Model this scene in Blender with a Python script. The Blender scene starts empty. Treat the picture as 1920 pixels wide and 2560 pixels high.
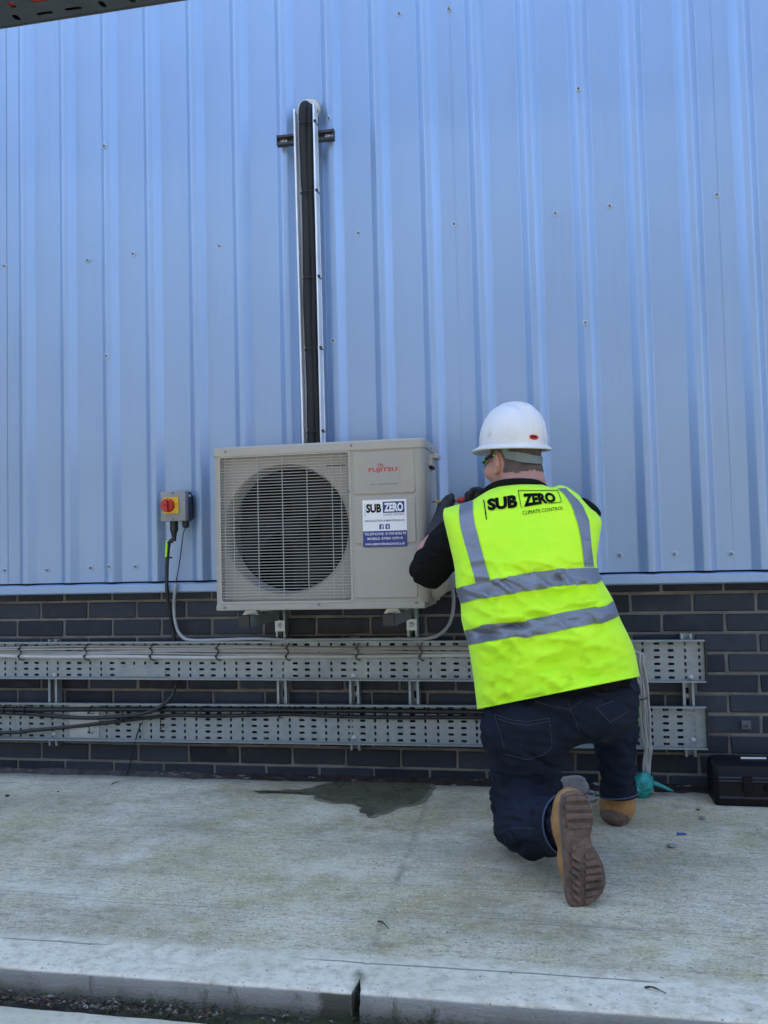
import bpy, bmesh, math, random
import numpy as np
from mathutils import Vector, Matrix, noise
from mathutils.bvhtree import BVHTree
random.seed(7); np.random.seed(7)
PI = math.pi
scn = bpy.context.scene
COL = scn.collection

# ------------------------------------------------------------------ camera, sky, sun, exposure
FPX, YAW, PITCH, ROLL = 2235.3, .1969, .04823, -.0242
CAM = Vector((2.233, -3.524, .898))
_f = Vector((-math.sin(YAW)*math.cos(PITCH), math.cos(YAW)*math.cos(PITCH), math.sin(PITCH)))
_r = Vector((math.cos(YAW), math.sin(YAW), 0)); _u = _r.cross(_f)
RT = _r*math.cos(ROLL) + _u*math.sin(ROLL); UP = -_r*math.sin(ROLL) + _u*math.cos(ROLL); FW = _f
cd = bpy.data.cameras.new('camera'); cam = bpy.data.objects.new('camera', cd); COL.objects.link(cam)
cd.sensor_fit = 'VERTICAL'; cd.sensor_height = 24; cd.sensor_width = 18; cd.lens = FPX/2560*24
cd.clip_end = 500; cd.clip_start = .05
cam.matrix_world = Matrix((( RT.x, UP.x, -FW.x, CAM.x), (RT.y, UP.y, -FW.y, CAM.y), (RT.z, UP.z, -FW.z, CAM.z), (0, 0, 0, 1)))
scn.camera = cam

SUN_EL, SUN_AZ = math.radians(47), math.radians(-26)      # the sun stands behind the building: this side lies in open shade
w = bpy.data.worlds.new('World'); scn.world = w; w.use_nodes = True
wn = w.node_tree.nodes; sky = wn.new('ShaderNodeTexSky'); sky.sky_type = 'NISHITA'
sky.sun_disc = False; sky.sun_elevation = SUN_EL; sky.sun_rotation = SUN_AZ
sky.altitude = 60; sky.air_density = 1.0; sky.dust_density = 1.9; sky.ozone_density = 1.0
w.node_tree.links.new(sky.outputs[0], wn['Background'].inputs[0]); wn['Background'].inputs[1].default_value = .14
sl = bpy.data.lights.new('sun', 'SUN'); sl.energy = 3; sl.angle = math.radians(.5); sl.color = (1, .95, .87)
so = bpy.data.objects.new('sun', sl); COL.objects.link(so)
sd = Vector((math.sin(SUN_AZ)*math.cos(SUN_EL), math.cos(SUN_AZ)*math.cos(SUN_EL), math.sin(SUN_EL)))
so.rotation_euler = sd.to_track_quat('Z', 'Y').to_euler(); so.location = (4, 20, 25)
vs = scn.view_settings; vs.view_transform = 'Standard'; vs.look = 'None'; vs.gamma = 1; vs.exposure = 2.6
scn.cycles.max_bounces = 6

# ------------------------------------------------------------------ pixel -> point helpers (photo pixels, 1920 x 2560)
def ray(u, v): return FW + RT*((u-960)/FPX) + UP*((1280-v)/FPX)
def at(u, v, y):
    d = ray(u, v); return CAM + d*((y-CAM.y)/d.y)
def gz(u, v, z=0.0):
    d = ray(u, v); return CAM + d*((z-CAM.z)/d.z)
def onplane(u, v, p, n):
    d = ray(u, v); return CAM + d*((p-CAM).dot(n)/d.dot(n))

# ------------------------------------------------------------------ material helpers
def mat(name, col=(.5,.5,.5), rough=.6, metal=0, spec=.5, build=None, coat=0):
    m = bpy.data.materials.new(name); m.use_nodes = True; nt = m.node_tree
    b = nt.nodes['Principled BSDF']
    b.inputs['Base Color'].default_value = (*col, 1); b.inputs['Roughness'].default_value = rough
    b.inputs['Metallic'].default_value = metal; b.inputs['Specular IOR Level'].default_value = spec
    if coat: b.inputs['Coat Weight'].default_value = coat; b.inputs['Coat Roughness'].default_value = .25
    if build: build(NT(nt), b)
    return m
class NT:
    def __init__(s, nt):
        s.nt = nt; s._c = None
    def n(s, t, **kw):
        x = s.nt.nodes.new(t)
        for k, v in kw.items(): setattr(x, k, v)
        return x
    def l(s, a, b): s.nt.links.new(a, b)
    def pos(s):
        if s._c is None: s._c = s.n('ShaderNodeNewGeometry').outputs['Position']
        return s._c
    def objc(s): return s.n('ShaderNodeTexCoord').outputs['Object']
    def mapp(s, vec, scale=(1,1,1), loc=(0,0,0)):
        m = s.n('ShaderNodeMapping'); m.inputs['Scale'].default_value = scale; m.inputs['Location'].default_value = loc
        s.l(vec, m.inputs['Vector']); return m.outputs[0]
    def noise(s, scale=5, detail=4, rough=.55, vec=None, stretch=(1,1,1), loc=(0,0,0), dist=0):
        t = s.n('ShaderNodeTexNoise'); t.inputs['Scale'].default_value = scale; t.inputs['Detail'].default_value = detail
        t.inputs['Roughness'].default_value = rough; t.inputs['Distortion'].default_value = dist
        s.l(s.mapp(vec or s.pos(), stretch, loc), t.inputs['Vector']); return t.outputs['Fac']
    def ramp(s, fac, a, b, ca=(0,0,0), cb=(1,1,1)):
        r = s.n('ShaderNodeValToRGB'); e = r.color_ramp.elements
        e[0].position = a; e[1].position = b; e[0].color = (*ca, 1); e[1].color = (*cb, 1)
        s.l(fac, r.inputs[0]); return r.outputs[0]
    def mix(s, fac, a, b, mode='MIX'):
        m = s.n('ShaderNodeMix', data_type='RGBA', blend_type=mode)
        for sock, v in ((m.inputs[0], fac), (m.inputs[6], a), (m.inputs[7], b)):
            if isinstance(v, (int, float)): sock.default_value = v
            elif isinstance(v, tuple): sock.default_value = (*v, 1)
            else: s.l(v, sock)
        return m.outputs[2]
    def math(s, op, a, b=0.0, clamp=False):
        m = s.n('ShaderNodeMath', operation=op, use_clamp=clamp)
        for sock, v in ((m.inputs[0], a), (m.inputs[1], b)):
            if isinstance(v, (int, float)): sock.default_value = v
            else: s.l(v, sock)
        return m.outputs[0]
    def bump(s, h, b, strength=.3, dist=.01):
        x = s.n('ShaderNodeBump'); x.inputs['Strength'].default_value = strength; x.inputs['Distance'].default_value = dist
        s.l(h, x.inputs['Height']); s.l(x.outputs[0], b.inputs['Normal'])
    def sep(s, v):
        x = s.n('ShaderNodeSeparateXYZ'); s.l(v, x.inputs[0]); return x.outputs
def speck(col, amt=.25, scale=8, fine=120, rough=.6, metal=0, bump=.15, dirt=None, dirt_amt=.5, rvar=.12, spec=.5, stretch=(1,1,1)):
    """a painted / plastic / cloth surface with uneven tone, fine grain and optional grime"""
    def bld(n, b):
        big = n.noise(scale, 5, .6, stretch=stretch); fn = n.noise(fine, 3, .6)
        dk = tuple(c*(1-amt) for c in col); lt = tuple(min(1, c*(1+amt*.6)) for c in col)
        c = n.mix(n.ramp(big, .3, .7), dk, lt)
        c = n.mix(n.math('MULTIPLY', n.ramp(fn, .45, .75), amt*.6), c, dk)
        if dirt:
            c = n.mix(n.math('MULTIPLY', n.ramp(n.noise(scale*1.7, 6, .7, loc=(3,7,1)), .5, .72), dirt_amt), c, dirt)
        n.l(c, b.inputs['Base Color'])
        n.l(n.math('ADD', n.math('MULTIPLY', big, rvar*2), rough-rvar), b.inputs['Roughness'])
        if bump: n.bump(fn, b, bump, .002)
    return bld
def M_(name, col, rough=.6, metal=0, spec=.5, **kw): return mat(name, col, rough, metal, spec, speck(col, rough=rough, metal=metal, **kw))

# ------------------------------------------------------------------ object helpers
def tag(o, label=None, cat=None, group=None, kind=None):
    if label: o['label'] = label
    if cat: o['category'] = cat
    if group: o['group'] = group
    if kind: o['kind'] = kind
    return o
def empty(name, loc=(0,0,0)):
    o = bpy.data.objects.new(name, None); COL.objects.link(o); o.location = loc; o.empty_display_size = .05; return o
def thing(name, label, cat, loc=(0,0,0), group=None): return tag(empty(name, loc), label, cat, group)
def link(name, me, m=None, parent=None, loc=None):
    if m is not None and not me.materials: me.materials.append(m)
    o = bpy.data.objects.new(name, me); COL.objects.link(o)
    if parent is not None:
        o.parent = parent
        off = Vector((0,0,0)); p = parent
        while p is not None: off += p.location; p = p.parent
        o.location = (Vector(loc) if loc else Vector((0,0,0))) - off
    elif loc: o.location = loc
    return o
class MB:
    def __init__(s): s.v = []; s.f = []
    def add(s, vs, fs):
        k = len(s.v); s.v += [tuple(p) for p in vs]; s.f += [tuple(i+k for i in f) for f in fs]; return s
    def box(s, x0, x1, y0, y1, z0, z1, bev=0):
        if bev <= 0:
            vs = [(x,y,z) for z in (z0,z1) for y in (y0,y1) for x in (x0,x1)]
            return s.add(vs, [(0,2,3,1),(4,5,7,6),(0,1,5,4),(2,6,7,3),(0,4,6,2),(1,3,7,5)])
        bm = bmesh.new(); bmesh.ops.create_cube(bm, size=1)
        for q in bm.verts: q.co = Vector((x0+(q.co.x+.5)*(x1-x0), y0+(q.co.y+.5)*(y1-y0), z0+(q.co.z+.5)*(z1-z0)))
        bmesh.ops.bevel(bm, geom=bm.edges[:], offset=bev, segments=2, affect='EDGES', profile=.6)
        return s.bm(bm)
    def bm(s, bm):
        bm.verts.index_update(); s.add([q.co for q in bm.verts], [[q.index for q in f.verts] for f in bm.faces]); bm.free(); return s
    def prism(s, poly, ext):
        """closed polygon (3-D points) extruded by vector ext"""
        n = len(poly); e = Vector(ext); a = [Vector(p) for p in poly]; b = [p+e for p in a]
        nrm = Vector((0,0,0))
        for i in range(n): nrm += a[i].cross(a[(i+1) % n])
        fl = nrm.dot(e) > 0
        fs = [tuple(range(n)), tuple(range(2*n-1, n-1, -1))] + [(i, n+i, n+(i+1) % n, (i+1) % n) for i in range(n)]
        if fl: fs = [tuple(reversed(f)) for f in fs]
        return s.add(a+b, fs)
    def tube(s, pts, r, seg=8, cap=True, ry=None):
        P = [Vector(p) for p in pts]; n = len(P); rs = r if isinstance(r, (list, tuple)) else [r]*n
        t0 = (P[1]-P[0]).normalized(); a = t0.orthogonal().normalized(); rings = []
        for i in range(n):
            t = (P[min(i+1,n-1)]-P[max(i-1,0)])
            t = t.normalized() if t.length > 1e-9 else t0
            a = (a - t*a.dot(t)); a = a.normalized() if a.length > 1e-6 else t.orthogonal().normalized()
            b = t.cross(a)
            rings.append([P[i] + a*math.cos(2*PI*k/seg)*rs[i] + b*math.sin(2*PI*k/seg)*rs[i] for k in range(seg)])
        vs = [p for g in rings for p in g]; fs = []
        for i in range(n-1):
            for k in range(seg):
                fs.append((i*seg+k, i*seg+(k+1) % seg, (i+1)*seg+(k+1) % seg, (i+1)*seg+k))
        if cap: fs += [tuple(range(seg-1,-1,-1)), tuple(range((n-1)*seg, n*seg))]
        return s.add(vs, fs)
    def lathe(s, prof, c, axis, seg=20):
        """profile [(r, h)] turned round an axis through c"""
        ax = Vector(axis).normalized(); a = ax.orthogonal().normalized(); b = ax.cross(a); c = Vector(c); vs = []; fs = []
        for r, h in prof:
            for k in range(seg): vs.append(c + ax*h + (a*math.cos(2*PI*k/seg) + b*math.sin(2*PI*k/seg))*max(r, 1e-5))
        for i in range(len(prof)-1):
            for k in range(seg): fs.append((i*seg+k, i*seg+(k+1) % seg, (i+1)*seg+(k+1) % seg, (i+1)*seg+k))
        fs += [tuple(range(seg-1,-1,-1)), tuple(range((len(prof)-1)*seg, len(prof)*seg))]
        return s.add(vs, fs)
    def mesh(s, name, m=None, smooth=False, angle=None):
        me = bpy.data.meshes.new(name); me.from_pydata(s.v, [], s.f); me.validate(); me.update()
        if m: me.materials.append(m)
        if smooth: me.shade_smooth()
        if angle is not None:
            me.shade_smooth(); me.set_sharp_from_angle(angle=math.radians(angle))
        return me
    def build(s, name, m, parent=None, smooth=False, angle=None, loc=None):
        return link(name, s.mesh(name, m, smooth, angle), None, parent, loc)
def spline(pts, n=8):
    P = [Vector(p) for p in pts]; P = [P[0]*2-P[1]] + P + [P[-1]*2-P[-2]]; out = []
    for i in range(1, len(P)-2):
        for k in range(n):
            t = k/n; a, b, c, d = P[i-1], P[i], P[i+1], P[i+2]
            out.append(.5*((2*b) + (c-a)*t + (2*a-5*b+4*c-d)*t*t + (3*b-a-3*c+d)*t**3))
    out.append(P[-2]); return out
def rrect(x0, x1, z0, z1, r, y, seg=4):
    out = []
    for cx, cz, a0 in ((x1-r, z1-r, 0), (x0+r, z1-r, 90), (x0+r, z0+r, 180), (x1-r, z0+r, 270)):
        for k in range(seg+1):
            a = math.radians(a0 + 90*k/seg); out.append(Vector((cx+r*math.cos(a), y, cz+r*math.sin(a))))
    return out
def text_bm(body, bold=0.0, spacing=1.0, shear=0.0):
    cu = bpy.data.curves.new('lettering', 'FONT'); cu.body = body; cu.size = 1; cu.resolution_u = 3; cu.offset = bold
    cu.space_character = spacing; cu.shear = shear; cu.fill_mode = 'BOTH'
    o = bpy.data.objects.new('lettering', cu); COL.objects.link(o)
    dg = bpy.context.evaluated_depsgraph_get(); dg.update()
    me = bpy.data.meshes.new_from_object(o.evaluated_get(dg)); bpy.data.objects.remove(o); bpy.data.curves.remove(cu)
    bm = bmesh.new(); bm.from_mesh(me); bpy.data.meshes.remove(me)
    xs = [q.co.x for q in bm.verts]; ys = [q.co.y for q in bm.verts]; x0, x1, y0, y1 = min(xs), max(xs), min(ys), max(ys)
    for q in bm.verts: q.co = Vector(((q.co.x-x0)/(x1-x0), (q.co.y-y0)/(y1-y0), 0))
    return bm
def flat_text(body, x0, x1, z0, z1, y, m, parent, bold=0.0, spacing=1.0, name='lettering'):
    bm = text_bm(body, bold, spacing)
    for q in bm.verts: q.co = Vector((x0+q.co.x*(x1-x0), y, z0+q.co.y*(z1-z0)))
    return MB().bm(bm).build(name, m, parent)

# ---- implicit surfaces (smooth unions) meshed with surface nets
class SDF:
    def __init__(s, res): s.res = res; s.p = []
    def cone(s, a, b, ra, rb, k=.02):
        a = np.array(a, float); b = np.array(b, float); m = max(ra, rb)
        def fn(x, y, z):
            ba = b-a; L = max((ba**2).sum(), 1e-12)
            t = np.clip(((x-a[0])*ba[0] + (y-a[1])*ba[1] + (z-a[2])*ba[2])/L, 0, 1)
            return np.sqrt((x-a[0]-t*ba[0])**2 + (y-a[1]-t*ba[1])**2 + (z-a[2]-t*ba[2])**2) - (ra+(rb-ra)*t)
        s.p.append((fn, np.minimum(a,b)-m, np.maximum(a,b)+m, k, 1)); return s
    def ell(s, c, rad, k=.02, rot=None, op=1):
        c = np.array(c, float); r = np.array(rad, float); R = np.array(rot) if rot is not None else np.eye(3); m = r.max()
        def fn(x, y, z):
            dx, dy, dz = x-c[0], y-c[1], z-c[2]
            q = [(R[0][i]*dx + R[1][i]*dy + R[2][i]*dz) for i in range(3)]     # columns of R are the axes
            k0 = np.sqrt(sum((q[i]/r[i])**2 for i in range(3))); k1 = np.sqrt(sum((q[i]/r[i]**2)**2 for i in range(3)))
            return k0*(k0-1)/np.maximum(k1, 1e-6)
        s.p.append((fn, c-m, c+m, k, op)); return s
    def mesh(s, name, disp=None):
        res = s.res; add = [p for p in s.p if p[4] > 0]
        lo = np.min([p[1] for p in add], 0) - 4*res - .03; hi = np.max([p[2] for p in add], 0) + 4*res + .03
        N = np.ceil((hi-lo)/res).astype(int)+1
        F = np.full(N, .5, np.float32)
        for fn, a, b, k, op in s.p:
            i0 = np.maximum(np.floor((a-lo-k-.02)/res).astype(int), 0); i1 = np.minimum(np.ceil((b-lo+k+.02)/res).astype(int)+1, N)
            g = np.meshgrid(*[lo[j]+res*np.arange(i0[j], i1[j]) for j in range(3)], indexing='ij', sparse=True)
            d = fn(*g).astype(np.float32); sl_ = tuple(slice(i0[j], i1[j]) for j in range(3)); f = F[sl_]
            if op > 0:
                h = np.clip(.5+.5*(f-d)/k, 0, 1); F[sl_] = f*(1-h)+d*h - k*h*(1-h)
            else:
                h = np.clip(.5-.5*(f+d)/k, 0, 1); F[sl_] = f*(1-h)-d*h + k*h*(1-h)
        S = F < 0
        c = [S[i:N[0]-1+i, j:N[1]-1+j, k:N[2]-1+k] for i in (0,1) for j in (0,1) for k in (0,1)]
        al = c[0].copy(); an = c[0].copy()
        for q in c[1:]: al &= q; an |= q
        cells = np.argwhere(an & ~al); idx = np.full(N-1, -1, np.int64); idx[tuple(cells.T)] = np.arange(len(cells))
        acc = np.zeros((len(cells), 3)); cnt = np.zeros(len(cells))
        cor = [(i,j,k) for i in (0,1) for j in (0,1) for k in (0,1)]
        for p in cor:
            for ax in range(3):
                if p[ax]: continue
                q = list(p); q[ax] = 1
                fa = F[tuple((cells+np.array(p)).T)]; fb = F[tuple((cells+np.array(q)).T)]; m = (fa < 0) != (fb < 0)
                t = np.where(m, fa/np.where(m, fa-fb, 1), 0); pt = np.tile(np.array(p, float), (len(cells), 1)); pt[:, ax] += t
                acc[m] += pt[m]; cnt[m] += 1
        V = lo + res*(cells + acc/cnt[:, None])
        faces = []
        for ax in range(3):
            o1, o2 = (ax+1) % 3, (ax+2) % 3
            a = np.moveaxis(S, ax, 0); ed = np.argwhere(a[1:] != a[:-1]); full = np.zeros_like(ed); rest = [i for i in range(3) if i != ax]
            full[:, ax] = ed[:, 0]; full[:, rest[0]] = ed[:, 1]; full[:, rest[1]] = ed[:, 2]
            ok = (full[:, o1] > 0) & (full[:, o2] > 0) & (full[:, o1] < N[o1]-1) & (full[:, o2] < N[o2]-1); full = full[ok]
            sgn = S[tuple(full.T)]
            q = []
            for d1, d2 in ((0,0),(1,0),(1,1),(0,1)):
                t = full.copy(); t[:, o1] -= d1; t[:, o2] -= d2; q.append(idx[tuple(t.T)])
            q = np.stack(q, 1); q[~sgn] = q[~sgn][:, ::-1]; faces.append(q)
        Fc = np.concatenate(faces); Fc = Fc[(Fc >= 0).all(1)]
        me = bpy.data.meshes.new(name); me.from_pydata(V.tolist(), [], Fc.tolist()); me.update(); me.shade_smooth()
        if disp:
            n = np.zeros(len(V)*3); me.vertices.foreach_get('normal', n); n = n.reshape(-1, 3)
            for i, v in enumerate(me.vertices):
                v.co = v.co + Vector(n[i])*disp(v.co, n[i])
            me.update()
        return me
def bvh_of(me): return BVHTree.FromPolygons([v.co.copy() for v in me.vertices], [tuple(p.vertices) for p in me.polygons])
def cast(tree, u, v, off):
    d = ray(u, v).normalized(); h = tree.ray_cast(CAM, d)
    if h[0] is None:
        best = tree.find_nearest(CAM + d*2.9); h = best
    n = h[1]
    if n.dot(d) > 0: n = -n
    return h[0] + n*off
def strip(tree, top, bot, off, nu=24, nv=4):
    """a cloth strip lying on a surface, between two pixel polylines"""
    def rs(pl):
        pl = [Vector((*p, 0)) for p in pl]; L = [0]
        for a, b in zip(pl, pl[1:]): L.append(L[-1]+(b-a).length)
        out = []
        for k in range(nu+1):
            t = L[-1]*k/nu; i = 0
            while i < len(L)-2 and L[i+1] < t: i += 1
            q = (t-L[i])/max(L[i+1]-L[i], 1e-6); out.append(pl[i].lerp(pl[i+1], q))
        return out
    a, b = rs(top), rs(bot); mb = MB(); vs = []
    for j in range(nv+1):
        for i in range(nu+1):
            p = a[i].lerp(b[i], j/nv); vs.append(cast(tree, p.x, p.y, off))
    fs = [(j*(nu+1)+i, (j+1)*(nu+1)+i, (j+1)*(nu+1)+i+1, j*(nu+1)+i+1) for j in range(nv) for i in range(nu)]
    return mb.add(vs, fs)
def on_text(tree, body, quad, off, m, parent, bold=0.0, name='lettering', spacing=1.0):
    bm = text_bm(body, bold, spacing)
    bmesh.ops.triangulate(bm, faces=bm.faces[:])
    for _ in range(3):
        es = [e for e in bm.edges if abs(e.verts[0].co.x-e.verts[1].co.x)+abs(e.verts[0].co.y-e.verts[1].co.y)*.4 > .12/max(1, len(body)/4)]
        if not es: break
        bmesh.ops.subdivide_edges(bm, edges=es, cuts=1); bmesh.ops.triangulate(bm, faces=bm.faces[:])
    tl, tr, br, bl = [Vector((*q, 0)) for q in quad]
    for q in bm.verts:
        p = bl.lerp(br, q.co.x).lerp(tl.lerp(tr, q.co.x), q.co.y); q.co = cast(tree, p.x, p.y, off)
    return MB().bm(bm).build(name, m, parent)
# ------------------------------------------------------------------ materials of the setting
def _brick(n, b):
    oi = n.n('ShaderNodeObjectInfo').outputs['Random']
    c = n.ramp(oi, 0, 1, (.009,.0135,.023), (.036,.045,.064))
    c = n.mix(n.math('MULTIPLY', n.ramp(n.noise(14, 5, .65), .5, .75), .6), c, (.030,.032,.038))
    c = n.mix(n.math('MULTIPLY', n.ramp(n.noise(5, 5, .65, loc=(2,0,5)), .56, .8), .6), c, (.075,.080,.090))
    c = n.mix(n.ramp(n.noise(210, 2, .5), .66, .72), c, (.008,.008,.010))
    n.l(c, b.inputs['Base Color']); n.bump(n.noise(90, 5, .7), b, .5, .003)
    n.l(n.ramp(n.noise(30, 4), .2, .8, (.42,)*3, (.7,)*3), b.inputs['Roughness'])
m_brick = mat('blue_brick', spec=.3, build=_brick)
def _mortar(n, b):
    c = n.mix(n.ramp(n.noise(9, 6, .7), .3, .75), (.13,.122,.108), (.27,.25,.22))
    z = n.sep(n.pos())[2]
    c = n.mix(n.math('MULTIPLY', n.ramp(n.noise(6, 4), .42, .6), .7), c, (.12,.112,.10))
    n.l(c, b.inputs['Base Color']); n.bump(n.noise(260, 4, .7), b, .8, .003); b.inputs['Roughness'].default_value = .95
m_mortar = mat('mortar', build=_mortar)
def _plainbrick(n, b):
    t = n.n('ShaderNodeTexBrick'); t.inputs['Scale'].default_value = 1; t.inputs['Brick Width'].default_value = .225; t.inputs['Row Height'].default_value = .075
    t.inputs['Mortar Size'].default_value = .005; t.inputs['Color1'].default_value = (.022,.026,.036,1); t.inputs['Color2'].default_value = (.038,.044,.06,1); t.inputs['Mortar'].default_value = (.25,.22,.18,1)
    x, y, z = n.sep(n.pos()); cb = n.n('ShaderNodeCombineXYZ'); n.l(x, cb.inputs[0]); n.l(z, cb.inputs[1]); n.l(cb.outputs[0], t.inputs['Vector'])
    n.l(t.outputs[0], b.inputs['Base Color']); b.inputs['Roughness'].default_value = .7
m_plainbrick = mat('distant_brickwork', build=_plainbrick)
def _clad(n, b):
    c = n.mix(n.ramp(n.noise(1.2, 4, .5), .3, .7), (.245,.355,.53), (.275,.39,.565))
    c = n.mix(n.math('MULTIPLY', n.ramp(n.noise(500, 2, .6), .4, .8), .22), c, (.42,.52,.66))
    c = n.mix(n.math('MULTIPLY', n.ramp(n.noise(7, 5, .7, stretch=(1.5,1,.12)), .55, .85), .4), c, (.20,.255,.35))
    n.l(c, b.inputs['Base Color'])
    n.l(n.ramp(n.noise(3, 4), .2, .8, (.38,)*3, (.48,)*3), b.inputs['Roughness'])
    h = n.math('ADD', n.math('MULTIPLY', n.noise(500, 2), .03), n.math('MULTIPLY', n.noise(2.2, 3, .5, stretch=(2,1,.5)), 1.0))
    n.bump(h, b, .10, .012)
m_clad = mat('silver_blue_cladding', metal=.45, build=_clad)
m_flash = mat('flashing_paint', metal=.25, rough=.4, build=_clad)
m_dark = mat('dark_void', (.012,.012,.014), .9)
def _galv(n, b):
    vo = n.n('ShaderNodeTexVoronoi'); vo.inputs['Scale'].default_value = 55; n.l(n.mapp(n.pos(), (1,1,1)), vo.inputs['Vector'])
    g = n.math('MULTIPLY', n.sep(vo.outputs['Color'])[0], .22)
    c = n.mix(n.math('ADD', g, n.math('MULTIPLY', n.noise(4, 5, .65), .6), True), (.22,.26,.275), (.40,.44,.455))
    c = n.mix(n.math('MULTIPLY', n.ramp(n.noise(11, 6, .7, loc=(4,1,0)), .58, .75), .45), c, (.15,.17,.18))
    n.l(c, b.inputs['Base Color']); n.l(n.ramp(n.noise(14, 4), .3, .7, (.42,)*3, (.6,)*3), b.inputs['Roughness'])
m_galv = mat('galvanised_steel', metal=.55, build=_galv)
m_zinc = M_('bright_zinc', (.72,.74,.75), .28, .85, amt=.15)
m_darkstrut = M_('dark_strut', (.05,.053,.06), .5, .3, amt=.3)
m_black = M_('black_plastic', (.014,.014,.016), .45, amt=.3)
m_rubber = M_('pipe_lagging', (.012,.012,.014), .75, amt=.35, bump=.3)
m_tie = M_('tie_nylon', (.006,.006,.008), .4, amt=.2)

# ------------------------------------------------------------------ ground
JX = lambda y: 1.71 + (1.782-1.71)*(-y/1.685)
def _conc(n, b):
    x, y, z = n.sep(n.pos())
    fine = n.noise(150, 4, .7); brush = n.noise(24, 7, .75, stretch=(.14,1.3,1), dist=.3); brush2 = n.noise(62, 6, .8, stretch=(.22,1.3,1), loc=(5,2,0), dist=.4)
    big = n.noise(2.1, 6, .62); med = n.noise(7, 6, .7, loc=(9,3,0))
    c = n.mix(n.ramp(big, .38, .62), (.44,.375,.245), (.72,.645,.48))
    c = n.mix(n.math('MULTIPLY', n.ramp(brush, .48, .72), .5), c, (.32,.28,.20))
    c = n.mix(n.math('MULTIPLY', n.ramp(brush2, .54, .63), .7), c, (.18,.155,.115))
    c = n.mix(n.math('MULTIPLY', n.ramp(n.noise(16, 6, .75, loc=(1,8,0)), .48, .72), .6), c, (.72,.69,.58))
    # algae tint, patchy
    al = n.math('MULTIPLY', n.ramp(n.noise(1.5, 5, .65, loc=(4.3,1.2,0)), .38, .56), n.ramp(med, .3, .7))
    c = n.mix(n.math('MULTIPLY', al, .72), c, (.46,.385,.16))
    c = n.mix(n.math('MULTIPLY', n.ramp(n.noise(5, 4, .6, loc=(7.7,2.1,0)), .59, .70), .6), c, (.29,.235,.11))
    c = n.mix(n.math('MULTIPLY', n.ramp(n.noise(60, 5, .8, stretch=(.5,1,1), loc=(2,9,0)), .53, .63), .65), c, (.19,.165,.12))
    c = n.mix(n.math('MULTIPLY', n.ramp(n.noise(85, 3, .7, loc=(8,1,0)), .56, .68), .6), c, (.82,.77,.60))
    c = n.mix(n.math('MULTIPLY', n.ramp(n.noise(3.4, 5, .7, stretch=(.5,1,1), loc=(5,5,0)), .5, .68), .5), c, (.24,.215,.15))
    c = n.mix(n.math('MULTIPLY', n.ramp(n.noise(115, 4, .7, loc=(4,4,0)), .53, .62), .55), c, (.20,.175,.125))
    c = n.mix(n.math('MULTIPLY', n.ramp(n.noise(2.6, 6, .7, loc=(8.2,6.1,0)), .54, .66), .45), c, (.78,.72,.58))
    # smooth trowelled margin along the step
    ed = n.math('ADD', y, n.math('MULTIPLY', n.noise(6, 4), .05))
    edge = n.ramp(n.math('MULTIPLY', ed, -1), 1.485/2, 1.53/2)
    e2 = n.n('ShaderNodeMapRange'); e2.inputs[1].default_value = -1.475; e2.inputs[2].default_value = -1.53; n.l(ed, e2.inputs[0])
    marg = n.mix(n.ramp(n.noise(24, 5, .7), .45, .68), (.76,.685,.535), (.52,.46,.33))
    marg = n.mix(n.math('MULTIPLY', n.ramp(n.noise(4, 4, loc=(2,2,2)), .5, .7), .4), marg, (.50,.45,.28))
    marg = n.mix(n.math('MULTIPLY', n.ramp(n.noise(70, 5, .75, stretch=(.5,1,1), loc=(1,7,0)), .56, .64), .55), marg, (.33,.28,.18))
    c = n.mix(e2.outputs[0], c, marg)
    ln = n.math('ABSOLUTE', n.math('ADD', n.math('ADD', y, n.math('MULTIPLY', n.noise(3, 3), .018)), 1.546))
    lm = n.n('ShaderNodeMapRange'); lm.inputs[1].default_value = .0045; lm.inputs[2].default_value = .002; n.l(ln, lm.inputs[0])
    line = n.math('MULTIPLY', lm.outputs[0], n.ramp(n.noise(1.6, 2, loc=(1.2,0,0)), .44, .5))
    c = n.mix(n.math('MULTIPLY', line, .75), c, (.15,.14,.11))
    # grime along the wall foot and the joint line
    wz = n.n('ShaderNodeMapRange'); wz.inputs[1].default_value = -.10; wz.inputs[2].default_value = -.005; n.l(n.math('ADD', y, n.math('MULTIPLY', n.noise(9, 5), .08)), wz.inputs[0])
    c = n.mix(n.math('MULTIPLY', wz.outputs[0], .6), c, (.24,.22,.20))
    jm = n.n('ShaderNodeMapRange'); jm.inputs[1].default_value = .020; jm.inputs[2].default_value = .004
    n.l(n.math('ABSOLUTE', n.math('ADD', n.math('ADD', n.math('SUBTRACT', x, 1.71), n.math('MULTIPLY', y, .0427)), n.math('MULTIPLY', n.math('SUBTRACT', n.noise(14, 4), .5), .04))), jm.inputs[0])
    c = n.mix(n.math('MULTIPLY', jm.outputs[0], n.ramp(n.noise(11, 4, loc=(1,4,0)), .45, .7)), c, (.28,.25,.18))
    c = n.mix(n.ramp(n.noise(80, 3, .6, loc=(3,3,0)), .66, .71), c, (.06,.058,.05))
    c = n.mix(n.ramp(n.noise(42, 3, .6, loc=(6,6,0)), .72, .77), c, (.09,.085,.07))
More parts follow.
